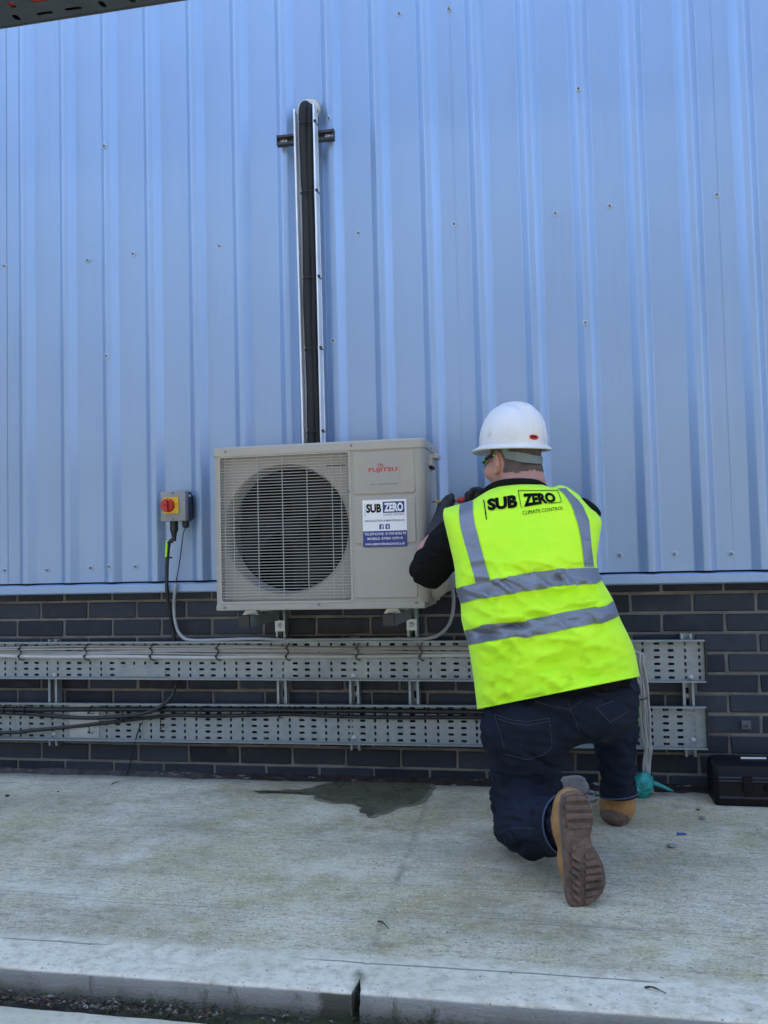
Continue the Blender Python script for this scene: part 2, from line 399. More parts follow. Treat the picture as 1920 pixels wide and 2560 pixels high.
    for (lu, lv, sd_) in ((600, 2193, 1), (600, 2262, 2), (700, 2098, 3), (1650, 2330, 4), (500, 2020, 5), (1600, 2240, 6)):
        ly = gz(lu, lv).y
        dl = n.math('ABSOLUTE', n.math('ADD', n.math('SUBTRACT', y, ly), n.math('MULTIPLY', n.math('SUBTRACT', n.noise(2.2, 3, loc=(sd_,0,0)), .5), .05)))
        ml = n.n('ShaderNodeMapRange'); ml.inputs[1].default_value = .0050; ml.inputs[2].default_value = .0015; n.l(n.math('ADD', dl, n.math('MULTIPLY', n.noise(60, 3, .7), .004)), ml.inputs[0])
        c = n.mix(n.math('MULTIPLY', n.math('MULTIPLY', ml.outputs[0], n.ramp(n.noise(1.1, 3, loc=(0,sd_*3,0)), .42, .56)), .8), c, (.16,.15,.125))
    # riser of the step: greyer, painted darker for its shade, mossy foot in places
    rz = n.n('ShaderNodeMapRange'); rz.inputs[1].default_value = -.0045; rz.inputs[2].default_value = -.0085; n.l(z, rz.inputs[0])
    rc = n.mix(n.ramp(n.noise(8, 5, .6, stretch=(1,1,.6)), .3, .7), (.245,.24,.215), (.32,.315,.285))
    rc = n.mix(n.math('MULTIPLY', n.ramp(n.noise(13, 5, .7, stretch=(1,1,.35), loc=(1,0,3)), .56, .66), .85), rc, (.07,.075,.045))
    rd = n.noise(90, 4, .7, loc=(1,1,1)); rc = n.mix(n.math('MULTIPLY', n.ramp(rd, .55, .7), .35), rc, (.14,.15,.145))
    zf = n.n('ShaderNodeMapRange'); zf.inputs[1].default_value = -.030; zf.inputs[2].default_value = -.062; n.l(n.math('ADD', z, n.math('MULTIPLY', n.math('SUBTRACT', n.noise(16, 4, .7), .5), .05)), zf.inputs[0])
    rc = n.mix(n.math('MULTIPLY', zf.outputs[0], .75), rc, (.075,.078,.045))
    sx = n.n('ShaderNodeMapRange'); sx.inputs[1].default_value = .045; sx.inputs[2].default_value = .030
    n.l(n.math('ABSOLUTE', n.math('ADD', n.math('SUBTRACT', x, 1.742), n.math('MULTIPLY', n.math('SUBTRACT', n.noise(40, 4, .7), .5), .04))), sx.inputs[0])
    rc = n.mix(n.math('MULTIPLY', sx.outputs[0], .85), rc, (.055,.052,.033))
    c = n.mix(rz.outputs[0], c, rc)
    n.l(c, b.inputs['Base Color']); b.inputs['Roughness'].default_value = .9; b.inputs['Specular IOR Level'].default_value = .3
    h = n.math('ADD', n.math('MULTIPLY', fine, .5), n.math('ADD', n.math('MULTIPLY', brush, .8), n.math('MULTIPLY', brush2, .5)))
    n.bump(h, b, .7, .008)
m_conc = mat('brushed_concrete', build=_conc)
def _road(n, b):
    c = n.mix(n.ramp(n.noise(3, 6, .65), .3, .7), (.52,.46,.32), (.68,.61,.45))
    c = n.mix(n.math('MULTIPLY', n.ramp(n.noise(1.8, 5, .65, loc=(3,1,0)), .5, .7), .6), c, (.46,.44,.27))
    c = n.mix(n.math('MULTIPLY', n.ramp(n.noise(40, 4, .7), .5, .75), .5), c, (.2,.2,.18))
    n.l(c, b.inputs['Base Color']); b.inputs['Roughness'].default_value = .92; n.bump(n.noise(120, 4, .7), b, .5, .006)
m_road = mat('yard_concrete', build=_road)
def _soil(n, b):
    c = n.mix(n.ramp(n.noise(30, 5, .7), .35, .65), (.018,.014,.010), (.065,.052,.04))
    x = n.sep(n.pos())[0]
    mr = n.n('ShaderNodeMapRange'); mr.inputs[1].default_value = 1.25; mr.inputs[2].default_value = 1.6; n.l(x, mr.inputs[0])
    c = n.mix(n.math('MULTIPLY', mr.outputs[0], n.ramp(n.noise(22, 5, .7, loc=(2,2,1)), .42, .55)), c, (.045,.06,.016))
    n.l(c, b.inputs['Base Color']); b.inputs['Roughness'].default_value = .95; n.bump(n.noise(70, 6, .75), b, 1, .012)
m_soil = mat('gutter_soil', build=_soil)

pave = tag(empty('pavement'), kind='structure')
def nz(x, y, s, z=0): return noise.noise(Vector((x*s, y*s, z)))
def slab(side):
    ys = [0.03, -.05, -.12, -.2] + [-.3-.1*k for k in range(12)] + [-1.45, -1.5, -1.53, -1.56, -1.6, -1.63, -1.655, -1.668]
    fine = [i*.012 for i in range(-35, 300)]
    xs = [-60, -20, -8, -3, -1.2] + fine + [3.9, 5, 8, 20, 60]
    # cross-section along the rounded step: (y, z)
    sec = [(y, 0) for y in ys] + [(-1.677, -.0008), (-1.683, -.003), (-1.6865, -.008), (-1.688, -.018), (-1.688, -.032), (-1.687, -.046), (-1.686, -.060), (-1.686, -.12)]
    vs = []; cols = None
    def bx(y, z=0):
        g = .0002 + .009*max(0, min(1, (-1.635-y)/.04)) + .004*abs(nz(y, 3.1, 60)) * max(0, min(1, (-1.60-y)/.05))
        return JX(max(y, -1.685)) + (max(0, min(1, (-z-.002)/.01))*(.007*nz(z, 1.7*side, 55)+.004*nz(z, 9.1*side, 160))) + .006*nz(y, 0, 9) + .003*nz(y, 5, 40) + (g if side > 0 else -g)
    out = [x for x in xs if (x < 1.60 if side < 0 else x > 1.90)]
    k = 24
    n = len(out) + k
    for (y, z) in sec:
        e = bx(y, z)
        row = (out + [1.60+(e-1.60)*i/(k-1) for i in range(k)]) if side < 0 else ([e+(1.90-e)*i/(k-1) for i in range(k)] + out)
        for x in row:
            q = max(0, min(1, (-1.55-y)/.12)); dd = abs(x-e); lip = max(0, 1-dd/.012)*.0016
            dy = q*(.0035*nz(x, 1, 5)+.002*nz(x, 2, 22)+.0012*nz(x, 4, 70)) * (1 if z < 0 else .4)
            dz = q*(.002*nz(x, 7, 4)+.0016*nz(x, y, 28)) - (lip if z == 0 else 0) + .0012*nz(x, y, 2.5) + (.0008*nz(x, y, 16))
            if z < -.1: dz = 0
            vs.append((x, y+dy, z+dz))
    fs = [(r*n+i, r*n+i+1, (r+1)*n+i+1, (r+1)*n+i) for r in range(len(sec)-1) for i in range(n-1)]
    fs = [tuple(reversed(f)) for f in fs]
    # joint face
    eidx = n-1 if side < 0 else 0
    dn = len(vs)
    for (y, z) in sec: vs.append((bx(y, z), y, -.12))
    for r in range(len(sec)-1):
        a, b, c, d = r*n+eidx, (r+1)*n+eidx, dn+r+1, dn+r; fs.append((a, b, c, d) if side > 0 else (d, c, b, a))
    MB().add(vs, fs).build('concrete_slab', m_conc, pave, angle=50)
slab(-1); slab(1)
MB().box(-60, 60, -1.66, .03, -.2, -.02).build('joint_filler', m_soil, pave)
# the yard in front, one step lower, and the dirty gutter between
def yard():
    xs = [-200, -60, -20, -5, -1] + [i*.03 for i in range(0, 115)] + [5, 20, 60, 200]; ys = [-1.745, -1.752, -1.762, -1.8, -1.9, -2.1, -2.6, -3.5, -6, -15, -60, -250]
    zs = [-.075, -.056, -.049, -.046] + [-.045]*8; n = len(xs)
    vs = [(x, y+(.005*nz(x, 0, 7)+.003*nz(x, 1, 31) if j < 4 else 0), zs[j]+.0012*nz(x, y, 9)*(1 if abs(x) < 6 else 0)) for j, y in enumerate(ys) for x in xs]
    fs = [(j*n+i, (j+1)*n+i, (j+1)*n+i+1, j*n+i+1) for j in range(len(ys)-1) for i in range(n-1)]
    return MB().add(vs, fs)
tag(yard().build('yard_ground', m_road, smooth=True), kind='structure')
def gutter():
    xs = [-60, -20, -3] + [i*.010 for i in range(-20, 340)] + [6, 20, 60]; ys = [-1.66+.0-.008*k for k in range(13)]; n = len(xs)
    vs = [(x, y, -.062+.006*nz(x, y, 30)+.005*nz(x, y, 90, 2)+.007*max(0, nz(x, 0, 6, 8))) for y in ys for x in xs]
    return MB().add(vs, [(j*n+i, (j+1)*n+i, (j+1)*n+i+1, j*n+i+1) for j in range(len(ys)-1) for i in range(n-1)])
tag(gutter().build('gutter_soil', m_soil, smooth=True), kind='structure')

# ------------------------------------------------------------------ dark block added across the yard (behind the camera) to hide the low sky
ob = thing('added_sky_blocker', 'long dark warehouse block added unseen across the yard to hide the low sky', 'building', (2, -15, -.045))
def _anth(n, b):
    w_ = n.n('ShaderNodeTexWave', bands_direction='X'); w_.inputs['Scale'].default_value = 5; n.l(n.pos(), w_.inputs['Vector'])
    n.l(n.mix(w_.outputs['Fac'], (.035,.037,.042), (.05,.052,.058)), b.inputs['Base Color']); b.inputs['Roughness'].default_value = .6
m_anth = mat('anthracite_cladding', build=_anth)
MB().box(-38, 42, -30, -15, -.05, 9.6).build('wall', m_anth, ob)
MB().box(-38.3, 42.3, -30.3, -14.7, 9.6, 9.9).build('roof_edge', m_dark, ob)
for x_ in (-20, -4, 12, 28): MB().box(x_-2, x_+2, -15.0, -14.95, -.05, 4.2).build('roller_door', M_('door_grey', (.09,.095,.10), .5), ob)

eb = thing('added_end_block', 'pale pinkish block added unseen beyond the tool case to reflect warm light onto the ribs', 'building', (22, -8, -.045))  # added out of view as a warm reflector for the right-facing rib sides
def _buff(n, b):
    n.l(n.mix(n.ramp(n.noise(6, 5, .7), .35, .65), (.60,.46,.40), (.70,.56,.49)), b.inputs['Base Color']); b.inputs['Roughness'].default_value = .9
MB().box(22, 34, -14.5, .0, -.05, 4.0).build('wall', mat('pink_render', build=_buff), eb)
MB().box(21.8, 34, -14.6, .0, 4.0, 4.2).build('roof_edge', m_dark, eb)
for y_ in (-11, -6.5, -2.5): MB().box(21.93, 22.01, y_-.9, y_+.9, 1.0, 2.6).build('window', mat('dark_glass', (.02,.025,.03), .1), eb)
eb2 = thing('added_end_block', 'dark brown block added unseen beyond the isolator switch to darken the left rib faces', 'building', (-18, -8, -.045))  # added out of view so the left-facing rib sides mirror something dark
MB().box(-30, -18, -14.5, .0, -.05, 7).build('wall', M_('brown_cladding', (.06,.052,.047), .7), eb2)
MB().box(-30, -17.8, -14.6, .0, 7, 7.25).build('roof_edge', m_dark, eb2)

# ------------------------------------------------------------------ brick wall
bw = thing('brick_wall', 'dark blue-grey brick wall with pale mortar under the metal cladding', 'wall')
def brick_mesh(seed):
    rnd = random.Random(seed); bm = bmesh.new(); bmesh.ops.create_cube(bm, size=1)
    for q in bm.verts: q.co = Vector((q.co.x*.215, q.co.y*.10, q.co.z*.065)) + Vector((rnd.uniform(-.0015,.0015), 0, rnd.uniform(-.0012,.0012)))
    bmesh.ops.bevel(bm, geom=[e for e in bm.edges if min(v.co.y for v in e.verts) < 0], offset=.0035, segments=1, affect='EDGES')
    return MB().bm(bm).mesh('brick', m_brick)
bms = [brick_mesh(i) for i in range(6)]
for r in range(11):                                  # r = 0 is the course above the first full bed joint
    zc = .73 + .0375 - .075*r
    off = .5 if r % 2 == 0 else 0
    for i in range(-7, 19):
        x = (i+off)*.225 + .1125
        if r == 10: zc = .0175
        link('brick', random.choice(bms), None, bw, (x+random.uniform(-.0012,.0012), .05+random.uniform(-.0018,.0018), zc+random.uniform(-.0008,.0008)))
MB().box(-1.70, 4.35, .0042, .30, -.05, .80).build('mortar_bed', m_mortar, bw)
MB().box(-14, -1.70, .001, .30, -.05, .80).build('plain_brickwork', m_plainbrick, bw)
MB().box(4.35, 18, .001, .30, -.05, .80).build('plain_brickwork', m_plainbrick, bw)

# ------------------------------------------------------------------ profiled metal cladding
cw = thing('cladding_wall', 'pale silvery blue ribbed metal cladding above the brickwork', 'wall', (0, 0, .8))
ZB, ZT, YP, YC = .812, 7.2, -.010, -.040
def prof():
    key = []                                         # (x, y, bend radius) for five ribs in one sheet
    for k in range(5):
        x = .06 + .2*k
        key += [(x, YP, .005), (x+.029, YC, .005), (x+.053, YC, .005), (x+.082, YP, .005)]
    pts = [Vector((0, YP))]
    P = [Vector((0, YP))] + [Vector(k[:2]) for k in key] + [Vector((1.0, YP))]
    for i in range(1, len(P)-1):
        a = (P[i-1]-P[i]).normalized(); b = (P[i+1]-P[i]).normalized(); r = .0055
        p0, p1 = P[i]+a*r, P[i]+b*r
        for t in (0, .33, .67, 1): pts.append(p0.lerp(P[i], t).lerp(P[i].lerp(p1, t), t))
    pts.append(Vector((1.0, YP))); return pts
PR = prof()
def sheet_mesh():
    zs = [ZB, 1.2, 2.0, 3.0, 4.5, ZT]; n = len(PR)
    vs = [(p.x, p.y, z) for z in zs for p in PR]
    fs = [(j*n+i, j*n+i+1, (j+1)*n+i+1, (j+1)*n+i) for j in range(len(zs)-1) for i in range(n-1)]
    return MB().add(vs, fs).mesh('cladding_sheet', m_clad, angle=60)
sm = sheet_mesh(); X0 = -.088-.06
for j in range(-13, 18):
    link('cladding_sheet', sm, None, cw, (X0+j*1.0, -.0016*(j % 2), 0))
MB().box(-13, 17.5, .004, 14, .80, 7.16).build('sun_block_core', m_dark, cw)  # unseen building volume, added as a solid box to block the sun
fl = MB()
sec = [(.003, .8055), (-.012, .805), (-.056, .8005), (-.0585, .798), (-.0590, .770), (-.054, .7645), (-.020, .766), (.003, .77)]
xs = [-13 + 30.5*k/40 for k in range(41)]
fl.add([(x, y, z) for x in xs for y, z in sec], [(i*8+k, i*8+(k+1) % 8, (i+1)*8+(k+1) % 8, (i+1)*8+k) for i in range(40) for k in range(8)])
fl.build('drip_flashing', m_flash, cw, angle=40)
m_screw = M_('screw_steel', (.16,.19,.23), .45, .2, amt=.2)
wsm = MB().lathe([(.0105, -.001), (.0105, .0012), (.0085, .0022)], (0,0,0), (0,-1,0), 12).mesh('washer', M_('washer_zinc', (.42,.50,.58), .4, .3, amt=.1), angle=40)
scm = MB().lathe([(.0060, 0), (.0060, .003), (.0052, .0085), (.003, .0095)], (0,0,0), (0,-1,0), 10).mesh('screw', m_screw, angle=40)
for u, v in ((997.6,34.7),(1122,23),(1446,221.6),(1135,559.6),(1388,533),(1524,515),(1792,487),(260,365),(11.6,665.5),(220,651),(332.7,635),(548,615),(896,583),
             (822,296),(266.8,889.8),(833,851.6),(1463.4,806.5),(1550,1387.5),(1687,1384.6),(1828,1384),(13,1426),(118.6,1425),(227,1419),(273,1416),(338.5,1416)):
    p = at(u, v, YP); q = at(u, v, YC); ph = ((q.x-X0-.06) % .2)
    y = YC-.002 if .026 < ph < .056 else YP-.002
    p = at(u, v, y); sc_ = link('screw', scm, None, cw, p); link('washer', wsm, None, sc_, p)

# ------------------------------------------------------------------ cable trays on the wall
SR = []
def slot_cell(mb, x, z, cw_, ch, w_, h_, y):
    """a flat cell cw_ x ch round a rounded slot w_ x h_, with a short inner lip"""
    r = min(w_, h_)/2*.98; inn = rrect(x-w_/2, x+w_/2, z-h_/2, z+h_/2, r, y, 3)          # 16 points, from +x+z corner counter-clockwise
    n = len(inn); out = []
    for p in inn:
        dx, dz = (p.x-x)/(w_/2), (p.z-z)/(h_/2); s = 1/max(abs(dx), abs(dz)); out.append(Vector((x+dx*s*cw_/2, y, z+dz*s*ch/2)))
    cor = [Vector((x+sx*cw_/2, y, z+sz*ch/2)) for sx, sz in ((1,1),(-1,1),(-1,-1),(1,-1))]
    vs = inn + out + cor + [p+Vector((0,.003,0)) for p in inn]; fs = []
    for i in range(n):
        j = (i+1) % n; fs.append((i, n+i, n+j, j)); fs.append((i, j, 2*n+4+j, 2*n+4+i))
    for k in range(4):
        # fill the corner triangle between the two out points straddling it
        c = cor[k]; best = None
        for i in range(n):
            j = (i+1) % n; a, b = out[i], out[j]
            if abs(a.x-b.x) > 1e-7 and abs(a.z-b.z) > 1e-7:
                if (a.x-x)*(c.x-x) >= -1e-9 and (b.x-x)*(c.x-x) >= -1e-9 and (a.z-z)*(c.z-z) >= -1e-9 and (b.z-z)*(c.z-z) >= -1e-9: best = (i, j)
        if best: fs.append((n+best[0], 2*n+k, n+best[1]))
    mb.add(vs, fs)
def cable_tray(label, x_end, slope, phase_x, phase, z_row, z_mid, dirt=0):
    """50 mm slot pitch, six rows 25 mm apart; hangs on the wall with its lips towards the yard"""
    t = thing('cable_tray', label, 'cable tray', (x_end-1.5, YT, z_mid), 'galvanised cable trays on the brick wall')
    z = lambda x: z_mid + slope*(x-2.7)
    mb = MB(); x0 = -1.55; k0 = int(round((x0-phase_x)/.05)); x = phase_x + k0*.05
    k = k0
    while x + .025 < x_end - .012:
        kind = (k + phase) % 4
        for r in range(6):
            w_, h_ = (.0228, .0095) if kind in (0, 1) else (.0092, .0145)
            slot_cell(mb, x, z(x) + .0625 - .025*r, .05, .025, w_, h_, YT)
        k += 1; x += .05
    if x + .018 <= x_end + .001:                       # a last column right at the cut end
        for r in range(6): slot_cell(mb, x, z(x) + .0625 - .025*r, .036, .025, .0092, .0145, YT)
        for e0, e1 in ((x-.025, x-.018),): mb.add([(e0, YT, z(x)-.075), (e1, YT, z(x)-.075), (e1, YT, z(x)+.075), (e0, YT, z(x)+.075)], [(0,1,2,3)])
        x += .043
    xa, xb = phase_x + k0*.05 - .025, x - .025
    if x_end - xb > .001: mb.add([(xb, YT, z(xb)-.075), (x_end, YT, z(x_end)-.075), (x_end, YT, z(x_end)+.075), (xb, YT, z(xb)+.075)], [(0,1,2,3)])
    mb.build('tray_base', m_galv, t)
    for sgn, nm in ((1, 'tray_flange'), (-1, 'tray_flange')):
        f = MB(); zo = .0765*sgn; n = 30; vs = []
        for i in range(n+1):
            x_ = xa + (x_end-xa)*i/n; zz = z(x_)+zo
            for (dy, dz) in ((.0012, -.002*sgn), (.0012, .0005*sgn), (-.024, .0015*sgn), (-.026, .001*sgn), (-.026, -.004*sgn), (-.0235, -.0045*sgn), (-.0235, -.001*sgn), (-.001, -.002*sgn)):
                vs.append((x_, YT+dy, zz+dz))
        fs = [(i*8+k_, i*8+(k_+1) % 8, (i+1)*8+(k_+1) % 8, (i+1)*8+k_) for i in range(n) for k_ in range(8)] + [tuple(range(8)), tuple(range(n*8+7, n*8-1, -1))]
        if sgn < 0: fs = [tuple(reversed(q)) for q in fs]
        f.add(vs, fs).build(nm, m_galv, t)
    return t, z
YT = -.046
m_galv2 = M_('brighter_galvanised', (.46,.50,.52), .4, .5, amt=.2)
trayU, zU = cable_tray('upper perforated steel cable tray with bundled grey cables along it', 2.728, -.0016, 2.56, 0, 0, .4823)
trayL, zL = cable_tray('lower perforated steel cable tray carrying thick black cables', 2.724, .0036, 2.583, 0, 0, .2393)
boltm = MB().lathe([(.011, 0), (.011, .002), (.0075, .003), (.0075, .006), (.004, .008)], (0,0,0), (0,-1,0), 10).mesh('bolt', M_('bolt_zinc', (.42,.45,.47), .4, .5, amt=.15), angle=40)
for (u, v, t) in ((1727,1694,trayU),(1733,1851,trayL),(137,1688,trayU),(136,1836,trayL),(884,1690,trayU),(886,1845,trayL),(140,1615,trayU)):
    link('bolt', boltm, None, t, at(u, v, YT-.001))
spl = MB().box(.40, .60, YT-.0035, YT-.0008, zU(.5)-.068, zU(.5)-.028, 0); spl.build('splice_plate', m_galv, trayU)
MB().box(.165, .30, YT-.0035, YT-.0008, zL(.2)-.068, zL(.2)+.068, 0).build('splice_plate', m_galv2, trayL)
for (u, v) in ((370,1675),(385,1690),(332,1675)): pass
m_endcap = m_black
MB().box(2.7285, 2.734, YT-.024, YT+.002, zU(2.73)-.074, zU(2.73)+.074).build('end_trim', m_endcap, trayU)
MB().box(2.7245, 2.730, YT-.024, YT+.002, zL(2.73)-.074, zL(2.73)+.074).build('end_trim', m_endcap, trayL)

# wall struts (slotted channel) carrying the trays
def strut_channel(mb, x, z0, z1, yb, depth=.041, wd=.041, t=.0025):
    """open channel standing upright, mouth to the yard"""
    mb.box(x-wd/2, x+wd/2, yb-t, yb, z0, z1)
    for s in (-1, 1):
        xa = x+s*wd/2
        mb.box(min(xa, xa-s*t), max(xa, xa-s*t), yb-depth, yb-t, z0, z1)
        xl = x+s*(wd/2-.0095); mb.box(min(xl, xa-s*t), max(xl, xa-s*t), yb-depth, yb-depth+t, z0, z1)
struts = []
for (x, z0, z1, lab) in ((.082, .125, .572, 'upright steel strut behind both trays below the isolator switch side'),
                         (1.400, .130, .575, 'upright steel strut behind both trays between the unit brackets'),
                         (2.668, .130, .580, 'upright steel strut behind the open ends of both trays')):
    t = thing('wall_strut', lab, 'strut', (x, -.001, z0), 'struts carrying the cable trays')
    mb = MB(); strut_channel(mb, x, z0, z1, -.001); mb.build('channel', m_galv, t)
    for zz in (.325, .365): MB().box(x-.006, x+.006, -.0050, -.0036, zz-.012, zz+.012).build('slot', m_dark, t)  # dark plates stand in for the shade inside the strut slots
    link('bolt', boltm, None, t, (x, -.0045, .345))
# ------------------------------------------------------------------ outdoor air conditioning unit
m_case = M_('beige_unit_paint', (.355,.335,.29), .48, amt=.06, scale=4, fine=300, bump=.06, dirt=(.235,.22,.19), dirt_amt=.22)
m_case2 = M_('beige_unit_plastic', (.375,.355,.312), .42, amt=.06, scale=5, fine=200, bump=.04)
m_grille = M_('grille_wire', (.46,.445,.41), .42, amt=.06)
m_red = mat('red_print', (.50,.022,.014), .5); m_grey = mat('grey_print', (.05,.055,.06), .5)
m_blue = mat('blue_print', (.012,.035,.19), .45); m_white = mat('white_print', (.78,.79,.80), .45); m_blackp = mat('black_print', (.004,.004,.005), .9, spec=.1)
AX0, AX1, AYF, AYB, AZ0, AZ1 = .957, 1.757, -.370, -.080, .706, 1.316
ac = thing('air_conditioner', 'beige outdoor air conditioning unit with round fan grille on wall brackets', 'air conditioner', ((AX0+AX1)/2, -.22, AZ0))
# casing: rounded right-hand corner; front face open behind the grille
gx0, gx1, gz0, gz1 = .978, 1.480, .735, 1.290            # grille field on the front
yR = AYF + .030                                           # recessed fan panel plane
def casing():
    mb = MB()
    rr = .032; plan = [(AX0, AYB), (AX0, AYF+.012), (AX0+.004, AYF+.003), (AX0+.012, AYF)]
    front_l = len(plan)-1
    for k in range(6):
        a = math.radians(-90+90*k/5); plan.append((AX1-rr+rr*math.cos(a), AYF+rr+rr*math.sin(a)))
    plan.append((AX1, AYB)); n = len(plan); z0, z1 = AZ0+.02, AZ1-.032
    vs = [(x, y, z) for z in (z0, z1) for x, y in plan]; fs = []
    for i in range(n):
        j = (i+1) % n
        if i == front_l: continue                       # front is made below with the opening
        fs.append((i, j, n+j, n+i))
    fs.append(tuple(range(n-1, -1, -1)))
    mb.add(vs, fs)
    xa, xb = plan[front_l][0], plan[front_l+1][0]
    o = [(xa, z0), (xb, z0), (xb, z1), (xa, z1)]; i_ = [(gx0, gz0), (gx1, gz0), (gx1, gz1-.01), (gx0, gz1-.01)]
    vs = [(x, AYF, z) for x, z in o+i_] + [(x, yR, z) for x, z in i_]
    fs = [(k, (k+1) % 4, 4+(k+1) % 4, 4+k) for k in range(4)] + [(4+k, 4+(k+1) % 4, 8+(k+1) % 4, 8+k) for k in range(4)]
    return mb.add(vs, fs)
cas = casing().build('casing', m_case, ac, angle=35)
# fan panel with bell mouth
fcx, fcz, fr = 1.226, 1.004, .237
def fan_panel():
    n = 56; vs = []; fs = []; ring = []
    hx, hz = (gx1-gx0)/2, (gz1-.01-gz0)/2; mx, mz = (gx0+gx1)/2, (gz0+gz1-.01)/2
    def edge(a):
        dx, dz = math.cos(a), math.sin(a)
        tx = ((gx1 if dx > 0 else gx0)-fcx)/dx if abs(dx) > 1e-9 else 9
        tz = ((gz1-.01 if dz > 0 else gz0)-fcz)/dz if abs(dz) > 1e-9 else 9
        t = min(tx, tz); return fcx+dx*t, fcz+dz*t
    rows = [None, (fr+.0085, 0), (fr+.0075, -.003), (fr+.005, -.003), (fr+.001, .006), (fr-.004, .030), (fr-.004, .085)]
    angs = [2*PI*k/n for k in range(n)] ; cor = [math.atan2(z-fcz, x-fcx) % (2*PI) for x in (gx0, gx1) for z in (gz0, gz1-.01)]
    for c in cor:
        i = min(range(n), key=lambda k: abs(angs[k]-c)); angs[i] = c
    for r in rows:
        for a in angs:
            if r is None: x, z = edge(a); y = yR
            else: x, z, y = fcx+r[0]*math.cos(a), fcz+r[0]*math.sin(a), yR+r[1]
            vs.append((x, y, z))
    for j in range(len(rows)-1):
        for k in range(n): fs.append((j*n+k, j*n+(k+1) % n, (j+1)*n+(k+1) % n, (j+1)*n+k))
    return MB().add(vs, fs)
fp = fan_panel().build('fan_shroud', m_case, ac, angle=40)
MB().box(AX0+.01, 1.49, AYB-.03, AYB-.022, gz0, gz1).build('condenser_coil', M_('coil_fins', (.005,.0055,.006), .7, .0, spec=.1, amt=.3), ac)
f_ = MB()
for k in range(18): f_.box(1.30+.009*k, 1.3025+.009*k, AYB-.034, AYB-.030, .80, 1.22)
f_.build('coil_fin', M_('coil_edge', (.016,.018,.020), .6, 0), ac)
m_fan = M_('fan_plastic', (.009,.010,.011), .6, spec=.2, amt=.2)
fan = MB().lathe([(.045, 0), (.048, .01), (.046, .045), (.03, .055)], (fcx, -.235, fcz), (0,-1,0), 20).build('fan_hub', m_fan, ac, angle=40)
for b_ in range(3):
    vs = []; nr, na = 6, 8
    for i in range(nr+1):
        r = .044 + (.222-.044)*i/nr
        for j in range(na+1):
            a = 2*PI*b_/3 + .4 + (j/na)*(.75+.55*i/nr) + .35*i/nr; vs.append((fcx+r*math.cos(a), -.225-.055*(j/na)+.012*math.sin(PI*j/na), fcz+r*math.sin(a)))
    fs = [(i*(na+1)+j, (i+1)*(na+1)+j, (i+1)*(na+1)+j+1, i*(na+1)+j+1) for i in range(nr) for j in range(na)]
    MB().add(vs, fs).build('fan_blade', m_fan, ac, smooth=True)
MB().box(fcx-.018, fcx+.018, -.20, -.14, gz0-.01, gz1).build('motor_bracket', m_fan, ac)
# grille of single wires
gy = AYF - .004
def at_ac(u, v): return at(u, v, AYF)
grl = thing('x', None, None) if False else None
hz = [.752 + (1.276-.752)*k/48 for k in range(49)]
hm = MB().tube([(gx0+.004, 0, 0), (gx0+.008, -.006, 0), (gx1-.008, -.006, 0), (gx1-.004, 0, 0)], .00125, 6).mesh('grille_bar', m_grille, smooth=True)
for z in hz: link('grille_bar', hm, None, ac, (0, AYF+.004, z))
vm = MB().tube([(0, 0, gz0+.010), (0, .004, gz0+.014), (0, .004, gz1-.018), (0, 0, gz1-.016)], .0017, 6).mesh('grille_bar', m_grille, smooth=True)
for x in (.998, 1.032, 1.127, 1.222, 1.317, 1.412, 1.446): link('grille_bar', vm, None, ac, (x, AYF+.0005, 0))
gf = MB(); fo = rrect(gx0-.004, gx1+.004, gz0-.004, gz1-.006, .014, AYF-.002); fi = rrect(gx0+.004, gx1-.004, gz0+.004, gz1-.014, .010, AYF-.002); n = len(fo)
gf.add(fo+fi+[p+Vector((0,.006,0)) for p in fo]+[p+Vector((0,.02,0)) for p in fi], [(k, n+k, n+(k+1) % n, (k+1) % n) for k in range(n)] + [(k, (k+1) % n, 2*n+(k+1) % n, 2*n+k) for k in range(n)] + [(n+k, 3*n+k, 3*n+(k+1) % n, n+(k+1) % n) for k in range(n)])
gf.build('grille_frame', m_case2, ac)
# lid
lid = MB(); pl_ = [(AX0-.004, AYB), (AX0-.004, AYF+.006), (AX0+.006, AYF-.005)] + [(AX1-.032+.036*math.cos(math.radians(-90+18*k)), AYF+.031+.036*math.sin(math.radians(-90+18*k))) for k in range(6)] + [(AX1+.004, AYB)]
n = len(pl_); cx_, cy_ = (AX0+AX1)/2, (AYF+AYB)/2
lv = []
for z, ins in ((AZ1-.034, 0), (AZ1-.006, 0), (AZ1, .006)):
    lv += [(x+(-ins if x > cx_ else ins), y+(ins if y < cy_ else -ins), z) for x, y in pl_]
lid.add(lv, [(r*n+i, r*n+(i+1) % n, (r+1)*n+(i+1) % n, (r+1)*n+i) for r in range(2) for i in range(n)] + [tuple(range(2*n, 3*n)), tuple(range(n-1,-1,-1))])
lid.build('lid', m_case2, ac, angle=35)
# base tray lip
MB().box(AX0+.002, AX1-.012, AYF-.003, AYB, AZ0, AZ0+.021, .004).build('base_pan', m_case, ac)
# pressed panels right of the grille
px0, px1 = 1.492, 1.722
for z0, z1 in ((1.117, 1.275), (.938, 1.109), (.742, .930)):
    a = rrect(px0, px1, z0, z1, .010, AYF); b = rrect(px0+.005, px1-.005, z0+.005, z1-.005, .008, AYF-.004); n = len(a)
    MB().add(a+b, [(k, (k+1) % n, n+(k+1) % n, n+k) for k in range(n)] + [tuple(range(n, 2*n))]).build('pressed_panel', m_case, ac, angle=25)
